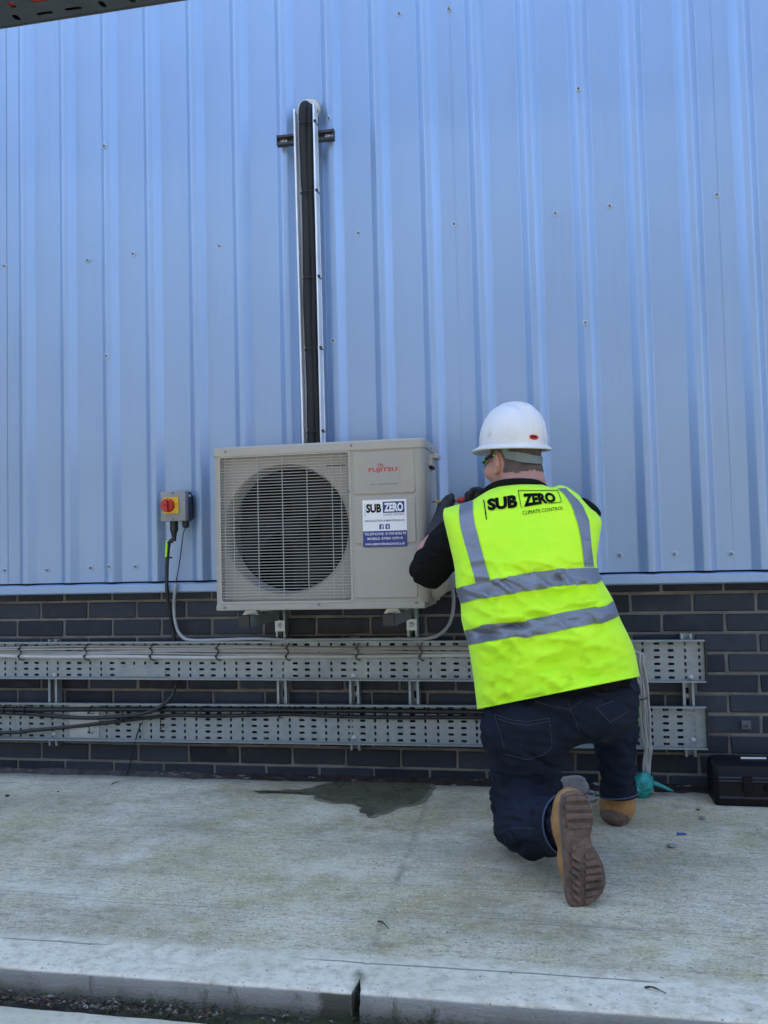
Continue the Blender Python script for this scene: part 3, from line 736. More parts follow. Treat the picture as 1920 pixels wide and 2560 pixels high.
# corner handle moulding, valve cover, side plates
hd = MB(); hd.box(AX1-.020, AX1+.014, AYF+.085, AYF+.19, 1.222, 1.262, .006); hd.box(AX1, AX1+.034, AYF+.10, AYF+.18, 1.250, 1.268, .005); hd.build('carry_handle', m_case2, ac, angle=35)
MB().box(AX1-.0005, AX1+.012, AYF+.105, AYF+.172, 1.214, 1.236).build('handle_shade', m_dark, ac)  # dark box painted in for the shade under the handle
vcv = SDF(.005); vcv.cone((AX1+.028, -.285, .800), (AX1+.030, -.125, .800), .048, .048, .02).cone((AX1+.006, -.285, .77), (AX1+.01, -.125, .90), .035, .035, .03)
link('valve_cover', vcv.mesh('valve_cover'), m_case2, ac)
MB().box(AX1-.001, AX1+.022, -.27, -.225, .728, .752, .003).build('side_clip', m_case2, ac)
MB().box(AX1-.0004, AX1+.003, AYF+.05, AYB-.02, .90, 1.20, .0015).build('service_panel', m_case2, ac)
asm = MB().lathe([(.0048, 0), (.0048, .002), (.002, .0035)], (0,0,0), (0,-1,0), 8).mesh('panel_screw', m_screw, angle=40)
sc_px = [(564,1130),(878,1114),(562,1519),(577,1500),(797,1511),(867,1494),(1041,1507),(871,1229)]
for u, v in sc_px: link('panel_screw', asm, None, ac, at(u, v, AYF-.005))
for u, v in ((1060,1109),(1078,1121)): link('panel_screw', asm, None, ac, at(u, v, AYF+.02))
# maker's plate
yL = AYF-.0048
def Q(u, v): p = at(520+u*.3677, 1070+v*.3677, yL); return p.x, p.z          # from the enlarged view of the unit
x0, z1 = Q(1075, 205); x1, z0 = Q(1305, 410)
plt = MB().prism(rrect(x0, x1, z0, z1, .004, yL), (0, .0007, 0)).build('maker_plate', M_('plate_plastic', (.33,.32,.29), .35, amt=.04), ac)
a, b = Q(1092, 308), Q(1285, 264); flat_text('FUJITSU', a[0], b[0], a[1], b[1], yL-.0006, m_red, plt, .022)
lm = MB(); c0 = Q(1172, 252)
for s, cx in ((1, -.0045), (-1, .0055)):
    lm.tube([(c0[0]+cx+.005*math.cos(2*PI*k/14), yL-.0008, c0[1]+.001*s+.0042*math.sin(2*PI*k/14)) for k in range(15)], .0008, 5)
lm.build('infinity_mark', m_red, plt)
a, b = Q(1100, 390), Q(1288, 373); flat_text('DC INVERTER', a[0], b[0], a[1], b[1], yL-.0006, m_grey, plt, .0)
# installer's sticker
x0, z1 = Q(1049, 492); x1, z0 = Q(1356, 802)
yS = AYF-.0046; H = z1-z0; W = x1-x0
stk = MB().box(x0, x1, yS-.0006, yS, z0, z1).build('sticker', m_white, ac)
def R(u0, u1, v0, v1): return x0+W*u0, x0+W*u1, z1-H*v1, z1-H*v0
def rect(u0, u1, v0, v1, m, y=.0010, nm='print_block'): a = R(u0, u1, v0, v1); MB().box(a[0], a[1], yS-y, yS-.0007, a[2], a[3]).build(nm, m, stk)
rect(0, 1, .665, 1, m_blue); rect(.465, .955, .045, .285, m_blue); rect(.055, .063, .08, .355, m_blue)
T = lambda s, u0, u1, v0, v1, m, bold=0.0, sp=1.0: flat_text(s, *R(u0, u1, v0, v1), yS-.0013, m, stk, bold, sp)
T('SUB', .085, .43, .085, .275, m_blackp, .045); T('ZERO', .495, .925, .07, .26, m_white, .045)
T('CLIMATE CONTROL', .47, .955, .30, .345, m_grey, .0); T('INSTALLATION & MAINTENANCE', .05, .955, .425, .47, m_blue, .01)
rect(.375, .475, .525, .63, m_blue, .0010, 'icon_block'); rect(.515, .615, .525, .63, m_blue, .0010, 'icon_block')
T('f', .415, .46, .54, .63, m_white, .03); T('t', .545, .59, .54, .615, m_white, .04)
T('TELEPHONE: 01709 878179', .03, .975, .70, .755, m_white, .004); T('MOBILE: 07904 107919', .10, .90, .80, .855, m_white, .004)
T('www.subzeroclimatecontrol.co.uk', .05, .945, .905, .965, m_white, .004)
for (u, v) in ((800, 248),): 
    p0 = Q(790, 255); p1 = Q(918, 240); MB().box(p0[0], p1[0], yR-.002, yR-.001, p0[1], p1[1]).build('warning_label', m_grey, ac)

# ------------------------------------------------------------------ brackets under the unit
for (x, lab) in ((1.100, 'steel channel bracket under the fan side of the air conditioner'), (1.640, 'steel channel bracket under the logo side of the air conditioner')):
    t = thing('wall_bracket', lab, 'bracket', (x, -.001, .30), 'brackets under the air conditioner')
    ch = MB(); strut_channel(ch, x, .305, .75, -.001); ch.build('upright_channel', m_galv, t)
    arm = MB(); za, zb = .646, .687; xa = x-.022
    arm.box(xa-.0205, xa+.0205, -.398, -.043, za, za+.003); arm.box(xa-.0205, xa-.018, -.398, -.043, za+.003, zb); arm.box(xa+.018, xa+.0205, -.398, -.043, za+.003, zb)
    arm.build('arm', m_galv, t)
    MB().box(xa-.0215, xa+.0215, -.405, -.392, za-.001, zb+.001, .002).build('end_cap', m_black, t)
    ft = MB(); yy = -.33
    ft.prism([(xa-.032, yy, zb), (xa+.032, yy, zb), (xa+.018, yy, .7062), (xa-.018, yy, .7062)], (0, .05, 0)); ft.build('foot', m_galv2, t)
    MB().prism([(xa-.032, -.16, zb), (xa+.032, -.16, zb), (xa+.018, -.16, .7062), (xa-.018, -.16, .7062)], (0, .05, 0)).build('foot', m_galv2, t)
    pl2 = MB(); pl2.box(x-.021, x+.021, -.050, -.043, .600, .646, .002); pl2.build('angle_plate', m_galv2, t)
    link('bolt', boltm, None, t, (x, -.0505, .624))
    for zz in (.345, .585): MB().box(x-.006, x+.006, -.0050, -.0036, zz-.014, zz+.014).build('slot', m_dark, t)  # slot shade put on as dark plates along the upright

# ------------------------------------------------------------------ riser tray and insulated pipes on the cladding
m_zinc2 = M_('zinc_sheet', (.70,.74,.78), .4, .35, amt=.12)
vt = thing('riser_tray', 'upright bright zinc channel tray holding black insulated pipes above the unit', 'cable tray', (1.255, -.05, 1.316))
def xr(z, e): return (1.2215 if e < 0 else 1.3085) + (2.69-z)*(.0075 if e < 0 else .002)
yb = -.078
mb = MB(); zz = 1.25
while zz < 2.68:
    xc = (xr(zz, -1)+xr(zz, 1))/2; slot_cell(mb, xc-.024, zz+.025, .04, .05, .007, .018, yb); slot_cell(mb, xc+.020, zz+.025, .048, .05, .007, .018, yb); zz += .05
ztop = zz
mb.build('tray_base', m_zinc2, vt)
for e in (-1, 1):
    f = MB(); za, zb = 1.25, ztop + (.008 if e < 0 else .022); xa, xb = xr(za, e), xr(zb, e); t = .0025
    vs = []
    for z, x in ((za, xa), (zb, xb)):
        for dx, y in ((0, yb+.002), (-t*e, yb+.002), (-t*e, yb-.045), (-.006*e, yb-.048), (0, yb-.050), (t*.6*e, yb-.046)): vs.append((x+dx, y, z))
    fs = [(k, (k+1) % 6, 6+(k+1) % 6, 6+k) for k in range(6)] + [tuple(range(5,-1,-1)), tuple(range(6, 12))]
    f.add(vs, fs).build('tray_flange', m_zinc2, vt)
    link('bolt', boltm, None, vt, (xr(2.61, e)-e*.018, yb-.001, 2.610))
hb = thing('channel_bracket', 'short dark steel channel fixed across the cladding ribs near the pipe hole', 'bracket', (1.25, -.05, 2.61))
zb_ = 2.612; b = MB()
b.box(1.135, 1.372, -.055, -.051, zb_-.0205, zb_+.0205)
for s in (-1, 1): b.box(1.135, 1.372, -.0745, -.055, *sorted((zb_+s*.0205, zb_+s*.018))); b.box(1.135, 1.372, -.0755, -.073, *sorted((zb_+s*.018, zb_+s*.010)))
b.build('channel', m_darkstrut, hb)
for s in (1.1345, 1.3725): MB().box(s-.002, s+.002, -.0765, -.051, zb_-.0215, zb_+.0215).build('end_cap', m_black, hb)
for x in (1.156, 1.350): 
    MB().box(x-.014, x+.014, -.0512, -.0402, zb_-.016, zb_+.016).build('packer', m_darkstrut, hb)
    link('bolt', boltm, None, hb, (x, -.0555, zb_)); MB().box(x-.016, x+.016, -.058, -.0552, zb_-.009, zb_+.009).build('washer_plate', m_zinc, hb)
# pipes: pinched by cable ties
tie_z = [2.648, 2.365, 2.015, 1.727, 1.395]
def lag(x_off, r, zt, y, ph):
    pts = []; rs = []; zz = 1.22
    while zz <= zt-.0:
        d = min(abs(zz-t) for t in tie_z); pts.append((1.2665+x_off+(2.69-zz)*.0052+.0022*math.sin(zz*9+ph), y, zz)); rs.append(r*(1-.13*math.exp(-(d/.014)**2))*(1+.025*math.sin(zz*37+ph)*math.sin(zz*11))); zz += .012
    top = Vector(pts[-1])
    for k in range(1, 9):
        a = PI/2*k/8; R_ = .045; pts.append((top.x+.004*k/8, y+R_*(1-math.cos(a)), zt+R_*math.sin(a))); rs.append(r*1.04)
    pts.append((pts[-1][0], .02, pts[-1][2])); rs.append(r)
    return MB().tube(pts, rs, 14)
for (xo, r, zt, y, ph, lab) in ((-.010, .0180, 2.703, -.1005, 0, 'thick black insulated pipe on the riser tray, fatter of the pair'),
                                (.0140, .0132, 2.692, -.0985, 2, 'thinner black insulated pipe beside the fat one on the riser tray')):
    tag(lag(xo, r, zt, y, ph).build('insulated_pipe', m_rubber, smooth=True), lab, 'pipe', 'insulated pipes on the riser tray')
for i, z in enumerate(tie_z):
    x = 1.269+(2.69-z)*.005; t = MB(); pts = [(x-.031, -.098, z-.002), (x-.024, -.118, z), (x, -.1225, z+.001), (x+.026, -.116, z), (x+.041, -.100, z-.001), (x+.041, -.085, z)]
    t.tube(spline(pts, 4), .0022, 6); t.box(x+.036, x+.045, -.128, -.116, z-.006, z+.005); t.tube([(x+.040, -.128, z), (x+.050, -.139, z-.012)], .0012, 5)
    tag(t.build('cable_tie', m_tie), 'black cable tie strapping the insulated pipes to the riser tray', 'cable tie', 'ties on the riser tray')
fo = SDF(.004); cf = at(770, 278, -.02)
for k in range(16):
    a = 2*PI*k/16+random.uniform(-.1,.1); fo.ell((cf.x+.032*math.cos(a)+.004, -.014-random.uniform(0,.010), cf.z+.004+.030*math.sin(a)), (.017+random.uniform(-.004,.004),)*3, .012)
fo.ell((cf.x+.004, -.012, cf.z+.004), (.045, .016, .043), .015)
tag(link('foam_seal', fo.mesh('foam_seal'), M_('cream_foam', (.55,.55,.46), .8, amt=.2, bump=.4)), 'cream expanding foam blob sealing the pipe hole in the cladding', 'foam seal')

# ------------------------------------------------------------------ isolator switch
iso = thing('isolator_switch', 'grey isolator box with red rotary knob on yellow plate', 'switch', (.675, -.05, 1.057))
ix0, ix1, iz0, iz1 = .6225, .7315, 1.0575, 1.180
m_ibox = M_('isolator_grey', (.25,.265,.265), .5, amt=.06); m_idark = M_('isolator_dark', (.035,.04,.055), .5, amt=.1)
MB().box(ix0+.002, ix1-.002, -.092, -.050, iz0+.002, iz1-.002, .003).build('box_base', m_idark, iso, angle=35)
MB().box(ix0+.012, ix1-.012, -.051, -.0105, iz0+.012, iz1-.012).build('back_spacer', m_idark, iso)
MB().box(ix0, ix1, -.122, -.092, iz0, iz1, .004).build('cover', m_ibox, iso, angle=35)
p = at(422.5, 1263, -.125); kx, kz = .660, 1.1215
yp = MB().box(kx-.0215, kx+.0435, -.128, -.1215, kz-.033, kz+.034, .002).build('yellow_plate', M_('switch_yellow', (.72,.42,.012), .4, amt=.05), iso)
m_kn = M_('switch_red', (.45,.018,.014), .35, amt=.08)
kb = MB().lathe([(.0275, 0), (.0275, .014), (.026, .018), (.020, .019)], (kx, -.128, kz), (0,-1,0), 28).build('knob', m_kn, iso, angle=40)
g = MB(); g.prism([(kx-.009, -.146, kz-.024), (kx+.009, -.146, kz-.024), (kx+.008, -.146, kz+.018), (kx, -.146, kz+.025), (kx-.008, -.146, kz+.018)], (0, -.016, 0)); g.build('grip', m_kn, kb)
MB().lathe([(.003, 0), (.003, .0015)], (kx, -.162, kz), (0,-1,0), 8).build('grip_hole_shade', m_blackp, kb)  # flat black disc in place of a shaded hole
flat_text('0', kx+.0335, kx+.038, kz+.001, kz+.007, -.1285, m_blackp, yp, .01); flat_text('I', kx-.004, kx-.001, kz+.0285, kz+.033, -.1285, m_blackp, yp)
flat_text('OFF', kx+.002, kx+.012, kz+.0195, kz+.0235, -.1475, m_white, kb, .01)
for z in (iz0+.009, iz1-.007): link('cover_screw', asm, None, iso, (kx+.018, -.1225, z))
gl1 = at(426, 1312, -.085); gl2 = at(457.5, 1308, -.075)
MB().lathe([(.016, 0), (.017, .012), (.0155, .018), (.0175, .022), (.017, .036), (.012, .048), (.0085, .072), (.0075, .082)], (.664, -.085, 1.0575), (0,0,-1), 14).build('cable_gland', m_black, iso, angle=40)
MB().lathe([(.0145, 0), (.0145, .018), (.0125, .026), (.008, .030)], (.711, -.074, 1.0595), (0,0,-1), 12).build('cable_gland', m_black, iso, angle=40)
MB().box(ix1-.0018, ix1-.0012, -.085, -.065, 1.158, 1.166).build('side_mark', m_white, iso)

# ------------------------------------------------------------------ cables
def cable(name, pts, r, m, label, cat='cable', group=None, n=8, seg=8, par=None):
    o = MB().tube(spline(pts, n), r, seg).build(name, m, par, smooth=True); return tag(o, label, cat, group) if par is None else o
def A(x, y): return at(360+x*.2079, 1180+y*.2079, 0)        # enlarged isolator view
def Ay(x, y, yy): return at(360+x*.2079, 1180+y*.2079, yy)
m_cabk = M_('black_cable', (.011,.011,.013), .42, amt=.2); m_cabg = M_('grey_pvc', (.34,.36,.38), .45, amt=.12); m_cabl = M_('pale_grey_pvc', (.36,.355,.33), .5, amt=.15, dirt=(.25,.23,.2), dirt_amt=.4)
# thick black cable: isolator -> behind upper tray -> down onto the lower tray, off to the left
blk = [(.664, -.085, .985), Ay(305, 850, -.086), Ay(282, 1050, -.080), Ay(275, 1250, -.075), Ay(275, 1400, -.072), Ay(293, 1560, -.06), Ay(320, 1720, -.045), Ay(345, 1880, -.028), Ay(362, 2020, -.024),
       at(438, 1625, -.022), at(444, 1660, -.022), at(443, 1692, -.022), at(440, 1712, -.03), at(428, 1742, -.055), at(405, 1764, -.075), at(378, 1778, -.078), at(340, 1788, -.072), at(280, 1793, -.066), at(215, 1795, -.064), at(150, 1792, -.064), at(75, 1785, -.064), at(0, 1782, -.064), (-.5, -.062, .268), (-1.4, -.062, .265)]
cable('power_cable', blk, .0078, m_cabk, 'black cable from the isolator gland, sweeping behind the upper tray', group='black power cables')
cable('power_cable', [(-1.4, -.060, .292), at(0, 1773, -.062)] + [at(u, v, -.060) for u, v in ((250,1773.5),(500,1774),(700,1775),(900,1777),(1100,1779),(1200,1781))] + [(2.25, -.058, .281), (2.36, -.05, .27), (2.40, -.02, .24)], .0095, m_cabk, 'thick black cable lying straight under the top lip of the lower tray', group='black power cables')
cable('power_cable', [(-1.4, -.062, .15), at(0, 1832, -.062), at(60, 1828, -.061), at(150, 1820, -.06), at(260, 1808, -.06), at(350, 1797, -.06), at(440, 1788, -.06), at(510, 1790, -.06), at(600, 1789, -.058), at(720, 1786, -.058), at(850, 1791, -.058), at(1000, 1794, -.058), at(1200, 1794, -.058), (2.2, -.058, .262), (2.33, -.05, .255), (2.37, -.02, .23)], .0072, m_cabk, 'black cable climbing across the lower tray from its bottom lip', group='black power cables')
cable('hanging_wire', [at(357, 1806, -.06), at(350, 1816, -.064), at(341, 1842, -.066), at(333, 1880, -.05), at(322, 1920, -.03), at(317, 1936, -.02)], .0026, m_cabk, 'thin black wire hanging from the lower tray to the concrete', 'wire')
tg = thing('cable_label', 'bright green tag strapped to the black cable under the isolator', 'tag', Ay(268, 930, -.09))
MB().prism([Ay(262, 828, -.096), Ay(287, 825, -.096), Ay(276, 1030, -.090), Ay(252, 1035, -.090)], (0, -.002, 0)).build('plate', M_('tag_green', (.35,.8,.03), .5, amt=.05), tg)
for yv in (845, 1030): 
    c = Ay(297 if yv < 900 else 285, yv, -.086); MB().tube([c+Vector((.0115*math.cos(a), .0105*math.sin(a), 0)) for a in [2*PI*k/12 for k in range(13)]], .0022, 5).build('strap', m_tie, tg)
    MB().box(c.x+.008, c.x+.020, c.y-.006, c.y+.002, c.z-.004, c.z+.004).build('strap_lock', m_tie, tg)
cable('thin_wire', [(.711, -.074, 1.030), Ay(472, 740, -.074), Ay(455, 880, -.072), Ay(435, 1030, -.071), Ay(415, 1160, -.071), Ay(395, 1270, -.072), Ay(383, 1360, -.073)], .0022, m_cabk, 'thin dark wire dropping from the small isolator gland', 'wire')
cable('flexible_conduit', [Ay(385, 1340, -.073), Ay(377, 1400, -.074), Ay(365, 1500, -.066), Ay(360, 1620, -.052), Ay(370, 1760, -.046), Ay(400, 1890, -.046), Ay(445, 1965, -.048), Ay(520, 2015, -.052), at(500, 1601, -.056), at(570, 1599, -.060), at(640, 1597, -.062), at(720, 1600, -.064), at(800, 1599, -.06), at(900, 1598.5, -.06), at(1000, 1598, -.06),
      at(1060, 1597, -.062), at(1095, 1588, -.08), at(1120, 1565, -.11), at(1131, 1535, -.14), at(1134, 1500, -.17), at(1131, 1470, -.20), at(1127, 1450, -.215)], .0068, m_cabg, 'grey conduit lying along the top of the upper tray up to the unit', 'conduit', n=7)
m_cabw = M_('white_pvc', (.50,.50,.47), .5, amt=.12)
# bundle of pale cables on the upper tray
cabs = [(.0535, .0050, 0), (.042, .0046, 1), (.0335, .0050, 2), (.0225, .0046, 3), (.0125, .0078, 4), (.046, .0045, 5)]
for dz, r, k in cabs:
    pts = []; x = -1.4
    while x < 2.32:
        fr_ = max(0, min(1, (x-1.0)/.5)); amp = .0022+.002*fr_
        pts.append((x, YT-.006-r-(.005 if k == 5 else 0)+.0015*math.sin(x*5+k), zU(x)+.003+dz*(1-.05*fr_)+amp*math.sin(x*3.1+k*2.2)+.0014*math.sin(x*9+k))); x += .11
    pts += [(2.36, -.065, zU(2.3)+.02+dz*.5), (2.42, -.07, zU(2.3)-.01+dz*.3)]
    cable('tray_cable', pts, r, m_cabw if k == 4 else m_cabl, 'pale grey cable strapped in the bundle along the upper tray', 'cable', 'pale cables bundled on the upper tray', n=3, seg=7)
for u in (50, 214, 378, 543, 718, 893, 1052):
    p = at(u, 1628, YT-.02); z0 = zU(p.x); x = p.x; yy = YT-.020
    pts = [(x+.004, YT-.004, z0+.069), (x+.003, yy, z0+.062), (x-.004, yy-.002, z0+.050), (x+.005, yy-.002, z0+.040), (x+.004, yy-.001, z0+.030), (x-.006, yy-.003, z0+.019), (x-.003, yy-.003, z0+.008), (x+.005, yy+.004, z0+.002), (x+.006, YT-.003, z0-.001)]
    t = MB(); t.tube(pts, .0026, 6); t.box(x-.009, x-.001, yy-.007, yy, z0+.015, z0+.023); t.box(x-.007, x+.001, yy-.007, yy, z0+.046, z0+.054)
    tag(t.build('cable_tie', m_tie), 'black cable tie looped round the pale cables on the upper tray', 'cable tie', 'ties along the upper tray')
for (u, dz0, dz1) in ((10,.066,.03),(36,.06,.03),(62,.066,.03),(225,.066,.03),(307,.045,.0),(403,-.02,.06),(360,.055,.03),(504,.066,.025),(620,.066,.03),(700,.066,.02),(735,.066,.03),(853,.066,.025),(960,.066,.03),(1070,.066,.02),(1100,.066,.03),(225,-.01,-.05)):
    p = at(u, 1790, YT-.02); x = p.x; z0 = zL(x); t = MB(); t.tube([(x, YT-.002, z0+dz0), (x, YT-.027, z0+dz0-.006), (x, YT-.028, z0+dz1+.008), (x+.001, YT-.002, z0+dz1)], .0024, 6); t.box(x-.004, x+.004, YT-.034, YT-.026, z0+dz1+.006, z0+dz1+.014)
    tag(t.build('cable_tie', m_tie), 'black cable tie holding a black cable to the lower tray', 'cable tie', 'ties along the lower tray')
# pale cables dropping past the open tray ends
S2 = lambda x, y, yy: at(1500+x*.2622, 1560+y*.2622, yy)    # enlarged view of the right side
for k in range(5):
    o = k*15
    jr = random.Random(40+k); S2_ = S2
    def S2j(x, y, yy): return S2_(x+jr.uniform(-5,5), y, yy+jr.uniform(-.006,.006))
    pts = [(2.30, -.085, .475-.006*k), S2j(300+o, 250+8*k, -.095), S2j(342+o*1.1, 380, -.10), S2j(360+o*1.35, 500, -.098), S2j(372+o*1.45, 620, -.092), S2j(380+o*1.4, 740, -.088), S2j(395+o*1.3, 900, -.084), S2j(415+o*1.05, 1080, -.082), S2j(432+o*.95, 1200, -.078), S2j(415+o*1.1, 1300, -.070), S2j(415+o*.95, 1400, -.066), S2j(440+o*.5, 1470, -.068), S2j(462+o*.5, 1560, -.075), S2j(482+o*.45, 1612, -.08)]
    cable('drop_cable', pts, .0043, m_cabl, 'pale cable hanging in the bunch beside the open tray ends', 'cable', 'pale cables dropping past the tray ends', n=6)
for (x, y, w_, yy) in ((408, 715, 40, -.098), (455, 1440, 42, -.078)):
    a, b = S2(x-w_, y, yy), S2(x+w_, y-5, yy); t = MB(); c = (a+b)/2; rx = (b.x-a.x)/2
    t.tube([(c.x+rx*1.05*math.cos(q), c.y+.012*math.sin(q), c.z+.003*math.cos(q)) for q in [2*PI*k/16 for k in range(17)]], .0024, 5)
    tag(t.build('cable_tie', m_tie), 'black tie gathering the pale drop cables beside the tray ends', 'cable tie', 'ties round the drop cables')
cable('earth_wire', [S2(355, 780, -.10), S2(372, 800, -.102), S2(380, 850, -.10), S2(376, 910, -.098), S2(362, 980, -.095), S2(340, 1040, -.09)], .0012, mat('green_wire', (.15,.5,.03), .5), 'thin green wire loop by the lower tray end', 'wire')
# teal tape round the cable foot
m_teal = M_('teal_plastic', (.012,.26,.22), .4, amt=.3, scale=30)
tp = SDF(.0045); b0 = S2(400, 1575, -.11)
for (x, y, yy, r) in ((395,1520,-.10,.030),(430,1500,-.10,.030),(380,1590,-.11,.032),(420,1580,-.12,.030),(365,1630,-.12,.026),(460,1500,-.09,.020),(400,1630,-.12,.024)):
    c = S2(x, y, yy); tp.ell((c.x, c.y, max(c.z, r*.8)), (r, r*.9, r), .012)
def crumple(co, n): return .011*noise.noise(co*38)-.010*abs(noise.noise(co*62))+.004*noise.noise(co*120)
tb = thing('teal_tape', 'crumpled teal plastic tape wrapped round the foot of the drop cables', 'tape', S2(420, 1600, -.1))
link('wrap', tp.mesh('wrap', crumple), m_teal, tb)
tl = MB(); q = [S2(470, 1490, -.085), S2(520, 1520, -.082), S2(590, 1545, -.08), S2(650, 1572, -.085), S2(700, 1590, -.09)]; vs = []
for i, c in enumerate(q):
    h = (.026, .020, .016, .012, .004)[i]; vs += [c+Vector((0, -.004, h*.5)), c+Vector((0, -.012, -h*.1)), c+Vector((0, .002, -h*.6))]
tl.add(vs, [(3*i+a, 3*i+a+1, 3*i+a+4, 3*i+a+3) for i in range(4) for a in (0, 1)]); tl.build('loose_end', m_teal, tb)

# small plate on the bricks
jp = thing('blank_plate', 'small square grey plastic plate fixed to the bricks', 'plate', (2.871, -.004, .241))
c = at(1865, 1812, -.002); MB().box(c.x-.017, c.x+.017, -.008, 0, c.z-.017, c.z+.016, .003).build('plate', M_('plate_grey', (.10,.11,.12), .5, amt=.1), jp)
MB().lathe([(.006, 0), (.006, .003)], (c.x, -.008, c.z-.003), (0,-1,0), 10).build('knockout', M_('plate_grey_dark', (.05,.055,.06), .5), jp)
cable('thin_wire', [(c.x-.004, -.011, c.z-.004), at(1835, 1820, -.012), at(1815, 1860, -.012), at(1790, 1880, -.012), at(1775, 1902, -.014)], .0008, m_cabk, 'hair-thin wire from the small grey plate down towards the case', 'wire')

# ------------------------------------------------------------------ black tool case
tc = thing('tool_case', 'black plastic tool case lying against the bricks by the tray ends', 'tool case', (2.95, -.10, 0))
m_tc = M_('case_plastic', (.005,.005,.0065), .5, spec=.25, amt=.25, bump=.2); m_tcr = M_('case_rim', (.03,.033,.045), .35, amt=.2)
cx0, cx1, cy0, cy1 = 2.722, 3.16, -.205, -.03
bd = MB(); P0 = [(cy0, 0.0), (cy0-.004, .012), (cy0, .03), (cy0+.006, .085), (cy0+.012, .112), (cy0+.022, .132), (cy0+.045, .142), (cy1-.03, .144), (cy1, .130), (cy1+.004, .02), (cy1, 0)]
n = len(P0); xs_ = [(cx0, .86), (cx0+.008, .95), (cx0+.022, 1), (cx1-.022, 1), (cx1-.008, .95), (cx1, .86)]
cy_m, cz_m = (cy0+cy1)/2, .066
vs = [(x, cy_m+(y-cy_m)*s, (cz_m+(z-cz_m)*s if z > .02 else z)) for x, s in xs_ for y, z in P0]
bd.add(vs, [(i*n+k, (i+1)*n+k, (i+1)*n+(k+1) % n, i*n+(k+1) % n) for i in range(len(xs_)-1) for k in range(n)] + [tuple(range(n)), tuple(range(len(xs_)*n-1, (len(xs_)-1)*n-1, -1))])
bd.build('body', m_tc, tc, angle=35)
for z, dy in ((.030, -.006), (.086, -.001), (.096, -.000)):
    MB().box(cx0+.014, cx1-.014, cy0+dy-.002, cy0+dy+.012, z-.0035, z+.0035, .002).build('rim', m_tcr, tc)
for x in (2.83, 3.05): MB().box(x-.016, x+.016, cy0-.012, cy0+.01, .050, .100, .003).build('latch', m_tc, tc)
hn = MB().tube(spline([(2.89, cy0+.0, .068), (2.89, cy0-.022, .064), (2.905, cy0-.028, .062), (2.975, cy0-.028, .062), (2.99, cy0-.022, .064), (2.99, cy0+.0, .068)], 5), .007, 8); hn.build('handle', m_tc, tc, smooth=True)
a, b = at(1852, 1908, -.12), at(1916, 1914, -.115); 
st = MB(); d = (b-a); st.prism([Vector((a.x, -.125, .1445)), Vector((b.x, -.119, .1445)), Vector((b.x, -.112, .1445)), Vector((a.x, -.117, .1445))], (0, 0, .005)); 
tag(st.build('white_strip', M_('white_plastic', (.75,.76,.77), .4, amt=.05)), 'short white plastic strip lying on the black tool case', 'strip')

# ------------------------------------------------------------------ overhead tray at the upper left, and its wall arms
ZO = 2.3; y1 = -1.482; y0 = y1-.30
ot = thing('cable_tray', 'dark overhead cable tray with slotted underside, out from the wall', 'cable tray', (.3, y1-.15, ZO))
m_ot = M_('grey_green_tray', (.085,.092,.085), .55, .3, amt=.2)
mb = MB(); x = -1.9; k = 0
cells = MB()
while x < 4.6:
    for r in range(6):
        w_, h_ = ((.046, .014) if (k // 2) % 2 == 0 else (.016, .028))
        slot_cell(cells, x+(.0 if r % 2 == 0 else .02), -(y1-.030-.05*r), .08, .05, w_, h_, 0)
    x += .08; k += 1
vs = [(p[0], -p[2], ZO + p[1]) for p in cells.v]           # lay the sheet flat
MB().add(vs, cells.f).build('tray_base', m_ot, ot)
for y in (y1, y0): MB().box(-1.96, 4.64, y-.0015, y+.0015, ZO-.0015, ZO+.05).build('tray_flange', m_ot, ot)
MB().box(-1.96, 4.64, y0+.002, y1-.002, ZO+.046, ZO+.049).build('tray_lid', m_ot, ot)
cr = [(-1.9, y1-.08, ZO+.021), (0, y1-.082, ZO+.020), (1, y1-.078, ZO+.020), (2.4, y1-.08, ZO+.020), (4.6, y1-.08, ZO+.021)]
cable('red_cable', cr, .018, M_('red_cable', (.55,.03,.02), .5), 'red cable lying in the overhead tray, seen through slots', 'cable')
cable('overhead_cable', [(p[0], p[1]-.06, p[2]) for p in cr], .016, m_cabk, 'black cable lying in the overhead tray beside the red one', 'cable')
for x, lab in ((-.95, 'wall arm carrying the overhead tray on the isolator side'), (3.75, 'wall arm carrying the overhead tray beyond the tool case')):
    t = thing('cantilever_bracket', lab, 'bracket', (x, 0, ZO), 'arms carrying the overhead tray')
    MB().box(x-.02, x+.02, y0-.03, -.052, ZO-.045, ZO-.004).build('arm', m_galv, t); MB().box(x-.05, x+.05, -.056, -.050, ZO-.2, ZO+.1).build('back_plate', m_galv, t)
    MB().tube([(x, -.06, ZO-.19), (x, -.9, ZO-.046)], .015, 8).build('brace', m_galv, t)

